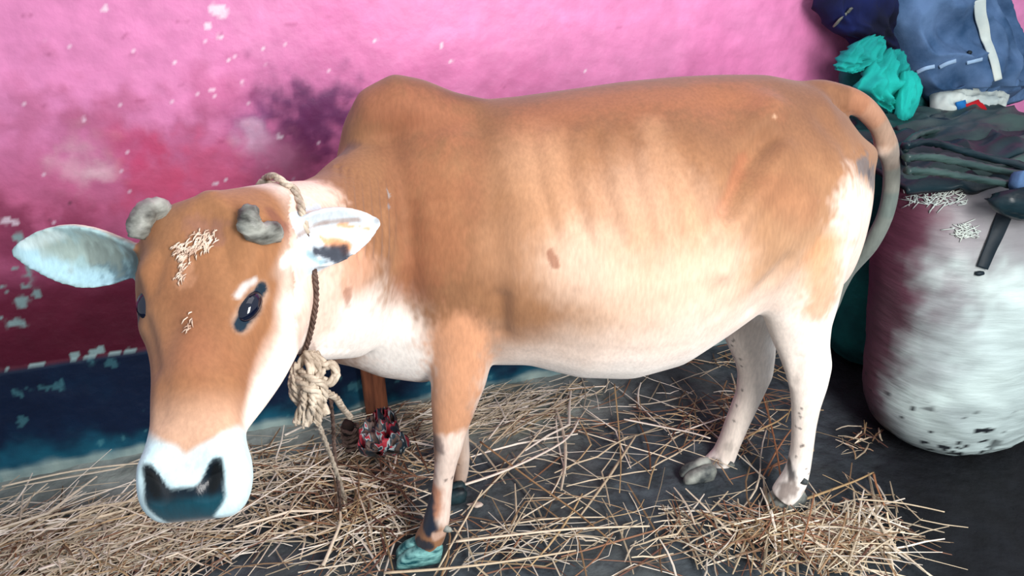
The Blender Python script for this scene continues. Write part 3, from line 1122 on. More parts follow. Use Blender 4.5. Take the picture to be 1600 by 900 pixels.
rope_tube('collar_loop', hid[1:]+vis+midv[:1], .0062, M['rope'], rope, 'pale grey upper length of the loop', per=12)
rope_tube('collar_loop', midv+lowv+hid[:2], .0046, M['rope_dark'], rope, 'thin brown lower length of the loop', per=12)
# bunched knot: overlapping strands in front of the chest
rr_ = random.Random(8)
KN = at(487, 600, 1.33)


def kp(du, dv, dd=0):
    return at(487+du, 600+dv, 1.335+dd)


strands = [
    [kp(-8, -45, .01), kp(-22, -25), kp(-26, 5, -.01), kp(-14, 30)], [kp(-6, -50), kp(-2, -20, -.02), kp(-10, 12, -.02), kp(-16, 45), kp(-20, 52)],
    [kp(0, -50), kp(10, -25, -.015), kp(8, 10, -.015), kp(-2, 40), kp(-4, 58)], [kp(4, -48), kp(20, -30, .0), kp(32, -30), kp(38, -14), kp(28, -2), kp(16, -6)],
    [kp(-18, -20, -.01), kp(0, -8, -.03), kp(18, 0, -.02), kp(20, 22, -.01), kp(12, 28)], [kp(18, -22, -.01), kp(2, -2, -.028), kp(-18, 8, -.01), kp(-22, 20)],
    [kp(-24, -12), kp(-8, 4, -.028), kp(8, 14, -.02), kp(16, 34), kp(22, 48)], [kp(-12, 10, -.02), kp(-12, 30, -.02), kp(-20, 48), kp(-24, 62)],
    [kp(0, 12, -.02), kp(2, 34, -.02), kp(-6, 54), kp(-10, 66)], [kp(8, 10, -.02), kp(12, 36, -.01), kp(10, 56), kp(6, 62)], [kp(-22, -32, .0), kp(-30, -10, 0), kp(-28, 18, 0), kp(-18, 30)]]
for i, st in enumerate(strands):
    rope_tube('knot_strand', st, rr_.uniform(.0068, .0088), M['rope'], rope, twist=True)
for k in range(7):
    x0 = -24+k*6
    rope_tube('frayed_end', [kp(x0*.6, 28, -.015), kp(x0, 45, -.01), kp(x0-1, 58+rr_.uniform(0, 14))], .0026, M['rope'], rope, twist=False)
stake_top = at(548, 655, 1.62)
rope_tube('tether', [kp(6, 8, -.015), at(520, 618, 1.40), at(535, 636, 1.50), stake_top + np.array([0, 0, .005])], .0072, M['rope'], rope, 'tether rope running back to the muddy peg')
rope_tube('tether', [kp(4, 30, -.01), at(500, 668, 1.42), at(512, 700, 1.55), at(530, 750, 1.72), on_floor(540, 782, .012)], .0055, M['rope'], rope, 'thin pale rope end trailing down into the straw')
rope_tube('tether', [at(516, 618, 1.40), at(520, 660, 1.50), at(523, 710, 1.63), at(530, 770, 1.76), on_floor(533, 800, .012)], .0045, M['rope_dark'], rope, 'soiled rope strand hanging beside the pale one')
b_ = Buf()
kb = on_skin(440, 297, .004)
kb = at(415, 291, 1.30)
b_.tube([kb+np.array([-.014, 0, -.002]), kb+np.array([-.006, 0, .001]), kb+np.array([.008, 0, .002]), kb+np.array([.016, 0, 0])], [.007, .012, .011, .007], n=10, rough=.5, seed=3)
b_.tube([kb+np.array([.012, 0, 0]), at(432, 295, 1.31), at(448, 293, 1.33)], [.005, .004, .005], n=8)
mesh_obj('knot', b_.world(), b_.f, M['rope'], rope)['label'] = 'grey lump of knotted rope on the nape'

# peg driven into the floor with rope loops
g = on_floor(552, 715)
peg = empty('tether_peg', W(*g), 'short dark muddy wooden peg with rope loops in the straw below the knot', 'peg')
b_ = Buf()
pk = [g + np.array([0, 0, -.03]), g+np.array([0, 0, .04]), g+np.array([-.004, 0, .09]), g+np.array([-.006, 0, .125]), g+np.array([-.006, 0, .135])]
b_.tube(pk, [.017, .018, .017, .017, .010], n=12, rough=.3)
mesh_obj('stake', b_.world(), b_.f, M['wood_dark'], peg)
for k in range(5):
    z_ = .045+.016*k
    pts = [g + np.array([(.021+.004*rr_.random())*math.cos(a_), (.021+.003*rr_.random())*math.sin(a_), z_+rr_.uniform(-.006, .006)]) for a_ in np.linspace(0, 5.9, 9)]
    rope_tube('rope_loop', pts, .005, M['rope_dark'], peg)

# wooden post standing against the wall
pa, pb = on_wall(590, 645), on_wall(584, 540)
b_ = Buf()
x0 = pa.x - .008
def post_box(x0_, x1_, y0_, y1_, z0_, z1_, lean):
    ring = lambda z, dx: [(x0_+dx, y0_, z), (x0_+dx+.004, y0_-.003, z), (x1_+dx-.004, y0_-.003, z), (x1_+dx, y0_, z), (x1_+dx, y1_, z), (x0_+dx, y1_, z)]
    b_.loft([ring(z, lean*(z-z0_)) for z in np.linspace(z0_, z1_, 6)])
post_box(x0-.033, x0+.038, -.052, -.014, 0.0, .40, -.02)
o = mesh_obj('wooden_post', np.array(b_.v), b_.f, M['wood'], smooth=False)
tag(o, 'short reddish brown wooden post against the blue foot of the wall', 'post')

# crumpled printed rag beside the peg
M['rag'] = None
m, nt, b = new_mat('printed rag')
tc = nd(nt, 'ShaderNodeTexCoord'); mp = nd(nt, 'ShaderNodeMapping'); mp.inputs['Scale'].default_value = (1, 1, .35)
nt.links.new(tc.outputs['Object'], mp.inputs[0])
vz = nd(nt, 'ShaderNodeTexNoise'); vz.inputs['Scale'].default_value = 24; vz.inputs['Detail'].default_value = 2; nt.links.new(mp.outputs[0], vz.inputs['Vector'])
rp = nd(nt, 'ShaderNodeValToRGB'); rp.color_ramp.interpolation = 'CONSTANT'
for i, (p_, q_) in enumerate([(0, (22, 40, 50)), (.40, (84, 66, 60)), (.50, (24, 44, 56)), (.535, (150, 160, 162)), (.56, (150, 36, 50)), (.63, (16, 32, 44))]):
    e = rp.color_ramp.elements[i] if i < 2 else rp.color_ramp.elements.new(p_)
    e.position = p_; e.color = (*lin(*q_), 1)
mp.inputs['Rotation'].default_value = (0, .25, .3); mp.inputs['Scale'].default_value = (1, 1, .22); vz.inputs['Scale'].default_value = 34
nt.links.new(vz.outputs['Fac'], rp.inputs[0]); nt.links.new(rp.outputs[0], b.inputs['Base Color']); b.inputs['Roughness'].default_value = .6
M['rag'] = m


def lobe(name, rows, mat, parent=None, n=40, fold=.01, fk=9.0, seed=0.0, sharp=1.0, subdiv=5, along=1.5, ebul=.9, cap=True, cols=None, fine=.0, zmode=False, edge=.0):
    """a cloth or sack body: rows of (uL, vL, depthL, uR, vR, depthR, thickness); folds run along the rows' sequence"""
    pt = lambda u, v, k: at(u, v, k) if k > 0 else (atYZ(u, k, v) if v < 3 and v > -1 and zmode else atY(u, v, k))
    Ls = smooth_path([pt(r[0], r[1], r[2]) for r in rows], subdiv)
    Rs = smooth_path([pt(r[3], r[4], r[5]) for r in rows], subdiv)
    th_ = np.interp(np.linspace(0, len(rows)-1, len(Ls)), range(len(rows)), [r[6] for r in rows])
    rings = []
    for i, (a_, c_) in enumerate(zip(Ls, Rs)):
        mid = (a_+c_)/2; x = (c_-a_)/2
        hwid = np.linalg.norm(x); xn = x/hwid
        nx = (Ls[min(i+1, len(Ls)-1)]+Rs[min(i+1, len(Ls)-1)])/2 - (Ls[max(i-1, 0)]+Rs[max(i-1, 0)])/2
        nx /= np.linalg.norm(nx)+1e-9
        y = np.cross(xn, nx); y /= np.linalg.norm(y)+1e-9
        if y[1] > 0:
            y = -y
        ring = []
        for j in range(n):
            h = 2*math.pi*j/n
            ca, sa = math.cos(h), math.sin(h)
            q = ca*fk*hwid/.2 if False else ca*fk
            s_ = noise.noise(Vector((q+seed, (3 if sa > 0 else -3)+seed*.7, i/len(Ls)*along*3+seed)))
            s2 = noise.noise(Vector((q*2.3+seed, (5 if sa > 0 else -5), i/len(Ls)*along*5-seed)))
            rg = (1-2*abs(s_))*sharp + .5*s2
            f_ = fold*(rg-.4)*(abs(sa)**.5)
            f2 = fine*noise.noise(Vector((ca*20, i*.9, seed)))
            ek = 1 + edge*noise.noise(Vector((math.copysign(4, ca)+seed, i/len(Ls)*7, seed)))
            ring.append(mid + x*ek*math.copysign(abs(ca)**ebul, ca) + y*(math.copysign(abs(sa)**.8, sa)*th_[i] + math.copysign(1, sa)*(f_+f2)))
        rings.append(ring)
    b_ = Buf(); b_.loft(rings, cap)
    return mesh_obj(name, b_.world(), b_.f, mat, parent)


o = lobe('rag', [(594, 643, 1.98, 612, 641, 1.98, .008), (580, 654, 1.97, 618, 650, 1.97, .016), (570, 670, 1.95, 622, 664, 1.95, .020), (562, 688, 1.92, 634, 680, 1.92, .024), (558, 702, 1.90, 640, 694, 1.90, .024), (572, 710, 1.89, 630, 704, 1.89, .012)], M['rag'], fold=.040, fk=2.6, seed=4, n=70, subdiv=8, edge=.25)
tag(o, 'crumpled red, white and blue printed rag in the straw by the wooden post', 'rag')

# ------------------------------------------------------------ sacks, tarpaulins and clothes at the right
M['sack'] = flat_mat('woven plastic sack', (186, 206, 204), rough=0.55, rgb2=(150, 164, 166), vscale=7, bump=0.9, bscale=34, bdist=0.010, stretch=(.5, .5, 2.6), rot=(0, math.radians(-14), 0), spec=.4)
M['green_sack'] = flat_mat('dark green sack', (22, 104, 102), rough=0.8, rgb2=(12, 62, 66), vscale=8, bump=0.6, bscale=60)
M['tarp'] = flat_mat('dark green rubber sheet', (62, 84, 80), rough=0.42, rgb2=(16, 36, 42), vscale=6, bump=0.5, bscale=18, bdist=0.008, stretch=(.5, .5, 2))
M['tarp_dark'] = flat_mat('near black rubber sheet', (26, 48, 56), rough=0.4, rgb2=(8, 16, 24), vscale=7, bump=0.5, bscale=18, bdist=0.008, stretch=(.5, .5, 2))
M['denim'] = flat_mat('faded blue denim', (84, 112, 150), rough=0.95, rgb2=(36, 66, 100), vscale=9, bump=0.35, bscale=160, bdist=0.002)
M['navy'] = flat_mat('navy cloth', (14, 26, 78), rough=0.95, rgb2=(6, 10, 34), vscale=6, bump=0.3, bscale=150, bdist=.002)
M['teal'] = flat_mat('turquoise cloth', (18, 166, 156), rough=0.9, rgb2=(8, 104, 106), vscale=6, bump=0.3, bscale=150, bdist=.002)
M['offwhite'] = flat_mat('off-white cloth', (206, 214, 206), rough=0.9, rgb2=(170, 184, 184), vscale=8, bump=0.3, bscale=150, bdist=.002)
M['red'] = flat_mat('red cloth', (176, 12, 28), rough=0.8, bump=.2)
M['blue'] = flat_mat('bright blue cloth', (20, 110, 180), rough=0.8, rgb2=(8, 50, 100), bump=.2)
M['strap'] = flat_mat('black strap', (14, 30, 40), rough=0.6, bump=.3)
M['grey_cloth'] = flat_mat('khaki grey cloth', (110, 112, 104), rough=.95, rgb2=(70, 74, 74), bump=.3)


def attr_lobe_cols(o, fn):
    me_ = o.data
    n_ = len(me_.vertices)
    A = np.empty(n_*3); me_.vertices.foreach_get('co', A); A = A.reshape(-1, 3) + np.array(o.location)
    c_ = fn(A)
    a = me_.color_attributes.new('Col', 'FLOAT_COLOR', 'POINT')
    cc = np.ones((n_, 4)); cc[:, :3] = np.clip(c_, 0, 1)
    a.data.foreach_set('color', cc.ravel())


M['sack_attr'] = attr_mat('woven plastic', rough=.5, bump=.45, bscale=22, bdist=.010, stretch=(.35, .35, 1.8), spec=.4, var=.12, vscale=14, vstretch=(.4, .4, 2))
SY0 = -0.70
rows = [(1440, .832, -.665, 1640, .822, -.665, .07), (1416, .818, -.668, 1648, .808, -.668, .13), (1405, .755, -.672, 1648, .74, -.672, .175), (1393, .60, -.69, 1642, .60, -.69, .21), (1389, .40, SY0, 1634, .40, SY0, .22),
        (1380, .22, SY0, 1612, .22, SY0, .215), (1377, .12, SY0, 1600, .12, SY0, .205), (1384, .055, SY0, 1586, .055, SY0, .19), (1402, .015, SY0, 1562, .015, SY0, .16), (1425, .003, SY0, 1530, .003, SY0, .12)]
# white sack: three-dimensional, standing on the mud
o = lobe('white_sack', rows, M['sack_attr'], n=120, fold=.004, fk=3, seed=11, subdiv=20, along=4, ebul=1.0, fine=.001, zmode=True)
mv = o.data
A = np.empty(len(mv.vertices)*3); mv.vertices.foreach_get('co', A); A = A.reshape(-1, 3)
Aw = A + np.array(o.location)
# slanting creases from the woven film
nz_ = np.array([noise.noise(Vector((p[0]*5+p[2]*2.0, p[1]*5, p[2]*15+p[0]*13))) for p in Aw])
nz2 = np.array([noise.noise(Vector((p[0]*8, p[1]*8, p[2]*60+p[0]*20))) for p in Aw])
cx_, cy_ = Aw[:, 0].mean(), Aw[:, 1].mean()
rd = np.stack([Aw[:, 0]-cx_, Aw[:, 1]-cy_, Aw[:, 2]*0], 1); rd /= np.linalg.norm(rd, axis=1)[:, None]+1e-6
A += rd*(.0055*nz_+.0012*nz2)[:, None]
A[:, 2] += max(0, .0) - (Aw[:, 2].min()-.002)
Aw[:, 2] -= Aw[:, 2].min()-.002
o.data.vertices.foreach_set('co', A.ravel())
f1 = fbm(Aw, 5, 3, 1.1); f2 = fbm(Aw, 30, 3, 6.6)


def sack_cols(B):
    c_ = np.tile(lin(196, 214, 212), (len(B), 1))
    c_ = blend(c_, smoothstep(f1, -.1, .4)*.4, lin(168, 184, 186))
    Bl = toLFZ(B)
    # shaded side facing the cow, painted in as maroon, grey and near-black
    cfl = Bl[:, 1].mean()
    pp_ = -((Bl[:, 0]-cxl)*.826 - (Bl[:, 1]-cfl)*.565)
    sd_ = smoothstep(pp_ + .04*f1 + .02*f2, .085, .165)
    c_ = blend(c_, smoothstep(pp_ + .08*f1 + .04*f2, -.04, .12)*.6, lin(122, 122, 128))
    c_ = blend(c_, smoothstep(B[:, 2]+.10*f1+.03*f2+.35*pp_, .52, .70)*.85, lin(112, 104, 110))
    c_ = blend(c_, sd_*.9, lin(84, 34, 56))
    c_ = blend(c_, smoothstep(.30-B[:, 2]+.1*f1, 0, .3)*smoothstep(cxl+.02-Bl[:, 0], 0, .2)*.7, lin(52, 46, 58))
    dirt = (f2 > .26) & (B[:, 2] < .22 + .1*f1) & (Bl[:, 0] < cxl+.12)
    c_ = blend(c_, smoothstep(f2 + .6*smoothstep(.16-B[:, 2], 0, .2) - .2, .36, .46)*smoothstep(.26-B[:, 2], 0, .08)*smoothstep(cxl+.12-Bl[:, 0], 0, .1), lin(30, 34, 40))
    return c_


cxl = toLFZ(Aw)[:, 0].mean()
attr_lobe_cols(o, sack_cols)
tag(o, 'tall white woven plastic sack standing full, dirt specks near its bottom', 'sack')
WS = o


def tree_of(o_):
    b2 = bmesh.new(); b2.from_mesh(o_.data); bmesh.ops.translate(b2, verts=b2.verts, vec=o_.location)
    t = BVHTree.FromBMesh(b2); b2.free(); return t


def hit(t_, u, v, off=0.0):
    x, a, b = ray(u, v)
    d = W(x, a, 0) - W(0, 0, 0); d.z = b
    h = t_.ray_cast(CAMW, d.normalized())
    if not h[0]:
        return None
    n_ = h[1] if h[1].dot(d) < 0 else -h[1]
    return to_l(np.array(h[0]) + np.array(n_)*off)


WT = tree_of(WS)
b_ = Buf()
for k in range(90):
    if k == 62:
        mesh_obj('loose_threads', b_.world(), b_.f, M['offwhite'], WS)['label'] = 'pale frayed threads at the sack mouth'
        b_ = Buf()
    u, v = (rr_.uniform(1412, 1500), rr_.uniform(292, 318)) if k < 62 else (rr_.uniform(1484, 1528), rr_.uniform(348, 368))
    p = hit(WT, u, v, .003); q = hit(WT, u+rr_.uniform(-20, 20), v+rr_.uniform(-8, 16), .003); m_ = hit(WT, u+rr_.uniform(-8, 14), v+rr_.uniform(-6, 8), .009)
    if p is None or q is None or m_ is None:
        continue
    b_.tube(smooth_path([p, m_, q], 3), .0012, n=4)
mesh_obj('frayed_patch', b_.world(), b_.f, M['offwhite'], WS)['label'] = 'small tangle of frayed film threads'

# dark strap hanging down the white sack
b_ = Buf()


def ribbon(buf, pts, wid, thick, across):
    ac = np.array(across, float); ac /= np.linalg.norm(ac)
    P_ = smooth_path(pts, 5); rings = []
    for i, p in enumerate(P_):
        t = P_[min(i+1, len(P_)-1)] - P_[max(i-1, 0)]; t /= np.linalg.norm(t)
        x = ac - np.dot(ac, t)*t; x /= np.linalg.norm(x); y = np.cross(x, t)
        w_ = wid[0] + (wid[1]-wid[0])*i/(len(P_)-1) if hasattr(wid, '__len__') else wid
        rings.append([p + x*w_*sx - y*thick*sy for sx, sy in ((-1, -.4), (-.9, -1), (.9, -1), (1, -.4), (1, .4), (.9, 1), (-.9, 1), (-1, .4))])
    buf.loft(rings)


pts = [hit(WT, u, v, .008) for u, v in ((1572, 322), (1562, 345), (1552, 370), (1541, 396), (1532, 418))]
pts = [p for p in pts if p is not None]
ribbon(b_, pts, (.019, .014), .003, (1, 0, .3))
o = mesh_obj('strap', b_.world(), b_.f, M['strap'])
tag(o, 'dark strap end hanging down the front of the tall white sack', 'strap')
e_ = hit(WT, 1529, 427, .005)
b_ = Buf(); b_.tube([e_+np.array([-.010, 0, 0]), e_, e_+np.array([.010, 0, .001])], [.005, .007, .005], n=8)
mesh_obj('tag_end', b_.world(), b_.f, M['strap'], o)

# dark green sack further back, by the wall
GY = -0.235
rows = [(1330, .80, GY, 1500, .80, GY, .14), (1316, .70, GY, 1505, .70, GY, .18), (1304, .50, GY, 1500, .50, GY, .19), (1296, .28, GY, 1480, .28, GY, .19), (1296, .10, GY, 1462, .10, GY, .18), (1312, .004, GY, 1440, .004, GY, .13)]
o = lobe('green_sack', rows, M['green_sack'], n=70, fold=.008, fk=3, seed=21, subdiv=12, ebul=1.0, zmode=True)
tag(o, 'dark green sack standing in shade behind the tail, beside the white sack', 'sack')

# rubber sheets folded on top of the sacks
G = 'dark folded sheets heaped on the sacks'
def drape(name, u0, u1, y0, y1, z, mat, label, seed, amp=.022, slope=0.0, drop=.05, thick=.006, nx=150, ny=60):
    """a crumpled sheet lying on the sacks, folded down at its front edge"""
    pa_, pb_ = W(*atYZ(u0, y0, z)), W(*atYZ(u1, y0, z))
    top = []; bot = []
    for i in range(nx):
        for j in range(ny):
            a_, b2 = i/(nx-1), j/(ny-1)
            ed = .03*noise.noise(Vector((a_*5, seed, 0)))
            x = pa_.x + (pb_.x-pa_.x)*a_ + .02*noise.noise(Vector((seed, b2*4, 1)))
            y = y0 + ed + (y1-y0-ed)*b2
            q = Vector((x*4 + y*3.2 + seed, y*13 - x*4.5, seed*.7))
            n_ = noise.noise(q); m_ = noise.noise(q*2.3)
            f_ = amp*((1-2.2*abs(n_))*.8 + .35*m_ - .2)
            zz = z + f_ + slope*(a_-.5) - drop*(1-b2/.14)**2*(b2 < .14)
            top.append((x, y, zz + thick)); bot.append((x, y + .004*(1-b2), zz - thick))
    v = top + bot; N0 = nx*ny; f = []
    for i in range(nx-1):
        for j in range(ny-1):
            k = i*ny+j
            f.append((k, k+ny, k+ny+1, k+1)); f.append((N0+k, N0+k+1, N0+k+ny+1, N0+k+ny))
    ring = [i*ny for i in range(nx)] + [(nx-1)*ny+j for j in range(1, ny)] + [i*ny+ny-1 for i in range(nx-2, -1, -1)] + [j for j in range(ny-2, 0, -1)]
    for k in range(len(ring)):
        a2, b3 = ring[k], ring[(k+1) % len(ring)]
        f.append((a2, b3, N0+b3, N0+a2))
    o_ = mesh_obj(name, v, f, mat)
    return tag(o_, label, 'rubber sheet', G)


drape('folded_sheet', 1418, 1690, -.775, -.32, .868, M['tarp_dark'], 'near black rubber sheet lowest in the heap on the white sack', 3.3, .018, 0, .022)
drape('folded_sheet', 1420, 1690, -.75, -.30, .888, M['tarp'], 'grey-green rubber sheet with long rolled edges in the middle of the heap', 7.7, .024, .01, .03)
drape('folded_sheet', 1420, 1690, -.69, -.30, .905, M['tarp_dark'], 'black-green sheet rolled diagonally near the top of the heap', 12.4, .026, -.01, .03)
drape('folded_sheet', 1470, 1700, -.62, -.29, .916, M['tarp'], 'olive green sheet topmost in the heap, below the denim', 21.9, .026, .0, .03)
# rolled edges of the sheets: long tubes
for i, (pp, r_, mt, lb) in enumerate([
    ([atY(1412, 228, -.72), atY(1455, 222, -.72), atY(1520, 240, -.74), atY(1610, 262, -.76)], .014, 'tarp_dark', 'black hose-like rolled strip lying slantwise across the heap'),
    ([atY(1414, 246, -.78), atY(1460, 246, -.78), atY(1530, 260, -.80), atY(1612, 276, -.81)], .014, 'tarp', 'grey-green rolled strip below the black one in the heap'),
    ([atY(1416, 266, -.82), atY(1470, 270, -.83), atY(1530, 280, -.84), atY(1612, 294, -.85)], .014, 'tarp', 'lowest rolled strip along the front edge of the heap'),
    ([atY(1412, 236, -.66), atY(1430, 212, -.60), atY(1470, 202, -.52), atY(1500, 204, -.48)], .013, 'tarp', 'curved olive strip arching at the left end of the heap')]):
    b_ = Buf(); b_.tube(smooth_path(pp, 10), [(r_*(.8+.35*noise.noise(Vector((k*.3, i*5, 0)))), r_*.62) for k in range(10*(len(pp)-1)+1)], n=14, rough=.6, seed=i*3)
    tag(mesh_obj('rolled_strip', b_.world(), b_.f, M[mt]), lb, 'rubber strip', 'rolled rubber strips on the sacks')
o = lobe('dark_bundle', [(1560, 300, -.87, 1600, 296, -.87, .03), (1552, 314, -.88, 1660, 306, -.88, .05), (1556, 330, -.88, 1660, 326, -.88, .04), (1580, 342, -.88, 1640, 342, -.88, .02)], M['tarp_dark'], n=40, fold=.012, fk=4, seed=31)
tag(o, 'black cloth bundle overhanging the front right of the white sack', 'bundle')
o = lobe('dark_blue_rag', [(1590, 268, -.87, 1630, 262, -.87, .02), (1584, 288, -.88, 1640, 282, -.88, .035), (1588, 308, -.88, 1640, 306, -.88, .03), (1600, 322, -.88, 1630, 322, -.88, .015)], M['denim'], n=40, fold=.010, fk=4, seed=33)
tag(o, 'small dusty blue rag at the frame edge on top of the black bundle', 'rag')

# ---- clothes hanging on the wall above the sacks
WD = 2.86
den = lobe('denim_garment', [(1360, -150, -0.120, 1530, -150, -0.120, .05), (1378, -60, -0.130, 1560, -60, -0.130, .07), (1384, 0, -0.150, 1556, 0, -0.150, .085), (1400, 50, -0.170, 1572, 48, -0.170, .095), (1416, 90, -0.190, 1585, 90, -0.190, .10), (1432, 122, -0.210, 1590, 118, -0.210, .10), (1455, 146, -0.220, 1592, 140, -0.220, .085), (1490, 158, -0.240, 1578, 154, -0.240, .05)],
           M['denim'], n=120, fold=.048, fk=2.6, edge=.06, seed=17, subdiv=12, along=1.1, ebul=.9, fine=.002)
tag(den, 'faded blue denim garment hanging in folds over the heap at the right', 'garment')
DT = tree_of(den)


def on_den(pxs, off=.004):
    q = [hit(DT, u, v, off) for u, v in pxs]
    return [p for p in q if p is not None]


def strip(name, pxs, w_, mat, par, label, across=(1, 0, 0), off=.004, tree=None, th=.003):
    q = [hit(tree or DT, u, v, off) for u, v in pxs]; q = [p for p in q if p is not None]
    if len(q) < 2:
        print('no strip', name); return
    b2 = Buf(); ribbon(b2, q, w_, th, across)
    o2 = mesh_obj(name, b2.world(), b2.f, mat, par)
    o2['label'] = label


strip('placket', [(1526, 3), (1532, 20), (1537, 40), (1540, 60), (1543, 80), (1550, 100), (1556, 122)], (.018, .012), M['offwhite'], den, 'off-white lining showing along the opening', off=.010)
M['seam'] = flat_mat('pale stitching', (150, 180, 212), rough=.95, bump=.2)
strip('hem', [(1434, 112), (1446, 106), (1460, 103)], .006, M['seam'], den, 'pale stitched seam', across=(0, 0, 1))
strip('hem', [(1468, 104), (1480, 98), (1492, 94)], .006, M['seam'], den, 'pale stitched seam with dark bartack', across=(0, 0, 1))
strip('hem', [(1510, 97), (1522, 94), (1533, 92)], .0055, M['seam'], den, 'pale stitched pocket edge', across=(0, 0, 1))
bt = hit(DT, 1514, 84, .003)
if bt is not None:
    b_ = Buf(); b_.tube([bt+np.array([0, .004, 0]), bt+np.array([0, -.004, .001])], [.007, .006], n=12)
    mesh_obj('button', b_.world(), b_.f, M['strap'], den)['label'] = 'small dark button'
sl = lobe('denim_sleeve', [(1550, 20, -0.100, 1575, 14, -0.100, .03), (1552, 60, -0.130, 1586, 60, -0.130, .045), (1562, 110, -0.150, 1594, 100, -0.150, .05), (1560, 150, -0.170, 1602, 135, -0.170, .045), (1568, 164, -0.190, 1596, 158, -0.190, .02)], M['denim'], den, n=50, fold=.012, fk=3, seed=19, subdiv=10)
o = lobe('white_bag', [(1452, 146, -0.200, 1572, 148, -0.200, .03), (1456, 162, -0.250, 1572, 160, -0.250, .05), (1466, 178, -0.290, 1566, 172, -0.290, .05), (1484, 190, -0.310, 1550, 186, -0.310, .03), (1500, 196, -0.310, 1535, 192, -0.310, .012)], M['offwhite'], n=70, fold=.016, fk=3.5, seed=23, subdiv=10)
tag(o, 'off-white cloth bag with a red and blue patch tucked under the denim', 'bag')
BT = tree_of(o)
strip('print_patch', [(1517, 162), (1521, 168), (1526, 175), (1528, 181)], .026, M['red'], o, 'dark red patch', tree=BT, th=.006)
strip('print_patch', [(1500, 160), (1503, 170), (1508, 180), (1518, 190)], .016, M['blue'], o, 'bright blue patch', tree=BT, th=.005)
o = lobe('navy_garment', [(1300, -60, -0.100, 1392, -60, -0.100, .05), (1282, -10, -0.110, 1390, -10, -0.110, .07), (1281, 12, -0.120, 1390, 14, -0.120, .08), (1292, 34, -0.120, 1392, 40, -0.120, .075), (1308, 52, -0.120, 1400, 66, -0.120, .06), (1330, 62, -0.120, 1404, 90, -0.120, .05), (1345, 100, -0.120, 1420, 140, -0.120, .05)], M['navy'], n=80, fold=.028, fk=3, seed=41, subdiv=10)
tag(o, 'navy garment bunched high on the wall left of the denim', 'garment')
NT = tree_of(o)
strip('lining', [(1306, 38), (1314, 28), (1324, 20), (1332, 12)], .010, M['grey_cloth'], o, 'grey lining turned outwards', tree=NT, across=(.7, 0, .7))
tq = empty('turquoise_garment', W(*at(1375, 190, 2.55)), 'crumpled bright turquoise garment hanging between the tail and the denim', 'garment')
lobe('left_panel', [(1352, 58, -0.220, 1372, 66, -0.220, .02), (1326, 74, -0.240, 1378, 84, -0.240, .03), (1312, 96, -0.240, 1358, 100, -0.240, .03), (1309, 110, -0.240, 1328, 114, -0.240, .015)], M['teal'], tq, n=60, fold=.026, fk=2.5, edge=.3, seed=51, subdiv=8)
lobe('front_panel', [(1362, 84, -0.240, 1404, 92, -0.240, .02), (1352, 112, -0.280, 1416, 116, -0.280, .035), (1342, 136, -0.300, 1418, 140, -0.300, .04), (1362, 158, -0.300, 1408, 166, -0.300, .035), (1380, 174, -0.300, 1392, 180, -0.300, .015)], M['teal'], tq, n=80, fold=.034, fk=2.8, edge=.25, seed=53, subdiv=8)
lobe('sleeve', [(1410, 112, -0.320, 1424, 118, -0.320, .015), (1408, 136, -0.340, 1434, 138, -0.340, .025), (1404, 162, -0.360, 1428, 166, -0.360, .022), (1404, 184, -0.370, 1418, 186, -0.370, .015), (1404, 195, -0.370, 1410, 196, -0.370, .008)], M['teal'], tq, n=50, fold=.014, fk=3, seed=57, subdiv=8)
o = lobe('dark_cloth', [(1340, 70, -0.120, 1396, 76, -0.120, .03), (1318, 110, -0.120, 1420, 120, -0.120, .05), (1320, 150, -0.130, 1440, 160, -0.130, .06), (1330, 190, -0.150, 1450, 196, -0.150, .07), (1330, 240, -0.180, 1460, 240, -0.180, .08)], M['green_sack'], n=60, fold=.018, fk=3, seed=61, subdiv=8)
tag(o, 'dark bottle-green cloth in the shade behind the turquoise garment', 'cloth')

# ------------------------------------------------------------ straw
M['straw'] = attr_mat('dry straw', rough=.6, bump=.3, bscale=150, bdist=.001, spec=.35, var=.12, vscale=60)
rs = random.Random(77)
SV, SF, SC = [], [], []
PALE = [lin(222, 206, 182), lin(204, 186, 158), lin(232, 220, 204), lin(184, 166, 138)]
MID = [lin(176, 148, 108), lin(156, 124, 90), lin(130, 100, 74)]
RED = [lin(128, 84, 60), lin(96, 60, 48), lin(146, 100, 70)]


def stalk_geo(x, y, z, ang, ln, wd, tilt, bend, rnd):
    """thin flattened stalk as rings along a bent line, world space"""
    n = 5
    pts = []
    kink = rnd.random() < .3
    a_ = ang
    px_, py_ = x - math.cos(ang)*ln/2, y - math.sin(ang)*ln/2
    for i in range(n):
        t = i/(n-1)
        pts.append([px_, py_, z + tilt*ln*(t-.5) + .006*math.sin(t*3.1)*rnd.uniform(-.3, 1)])
        a_ += bend/(n-1)
        if kink and i == 2:
            a_ += rnd.choice((-1, 1))*rnd.uniform(.3, 1.0)
        px_ += math.cos(a_)*ln/(n-1); py_ += math.sin(a_)*ln/(n-1)
    rings = []
    for i, p in enumerate(pts):
        q = pts[min(i+1, n-1)]; o_ = pts[max(i-1, 0)]
        tx, ty = q[0]-o_[0], q[1]-o_[1]; l_ = math.hypot(tx, ty)+1e-9
        sx, sy = -ty/l_, tx/l_
        w_ = wd*(1-.35*abs(2*i/(n-1)-1)**2)
        rings.append([(p[0]+sx*w_, p[1]+sy*w_, p[2]), (p[0], p[1], p[2]+w_*.8), (p[0]-sx*w_, p[1]-sy*w_, p[2]), (p[0], p[1], p[2]-w_*.5)])
    for r_ in rings:
        for j in range(4):
            r_[j] = (r_[j][0], min(r_[j][1], -.025 + .001*j), r_[j][2])
    # never below the floor
    mz = min(q[2] for r_ in rings for q in r_)
    if mz < .003:
        rings = [[(q[0], q[1], q[2]+.003-mz) for q in r_] for r_ in rings]
    return rings


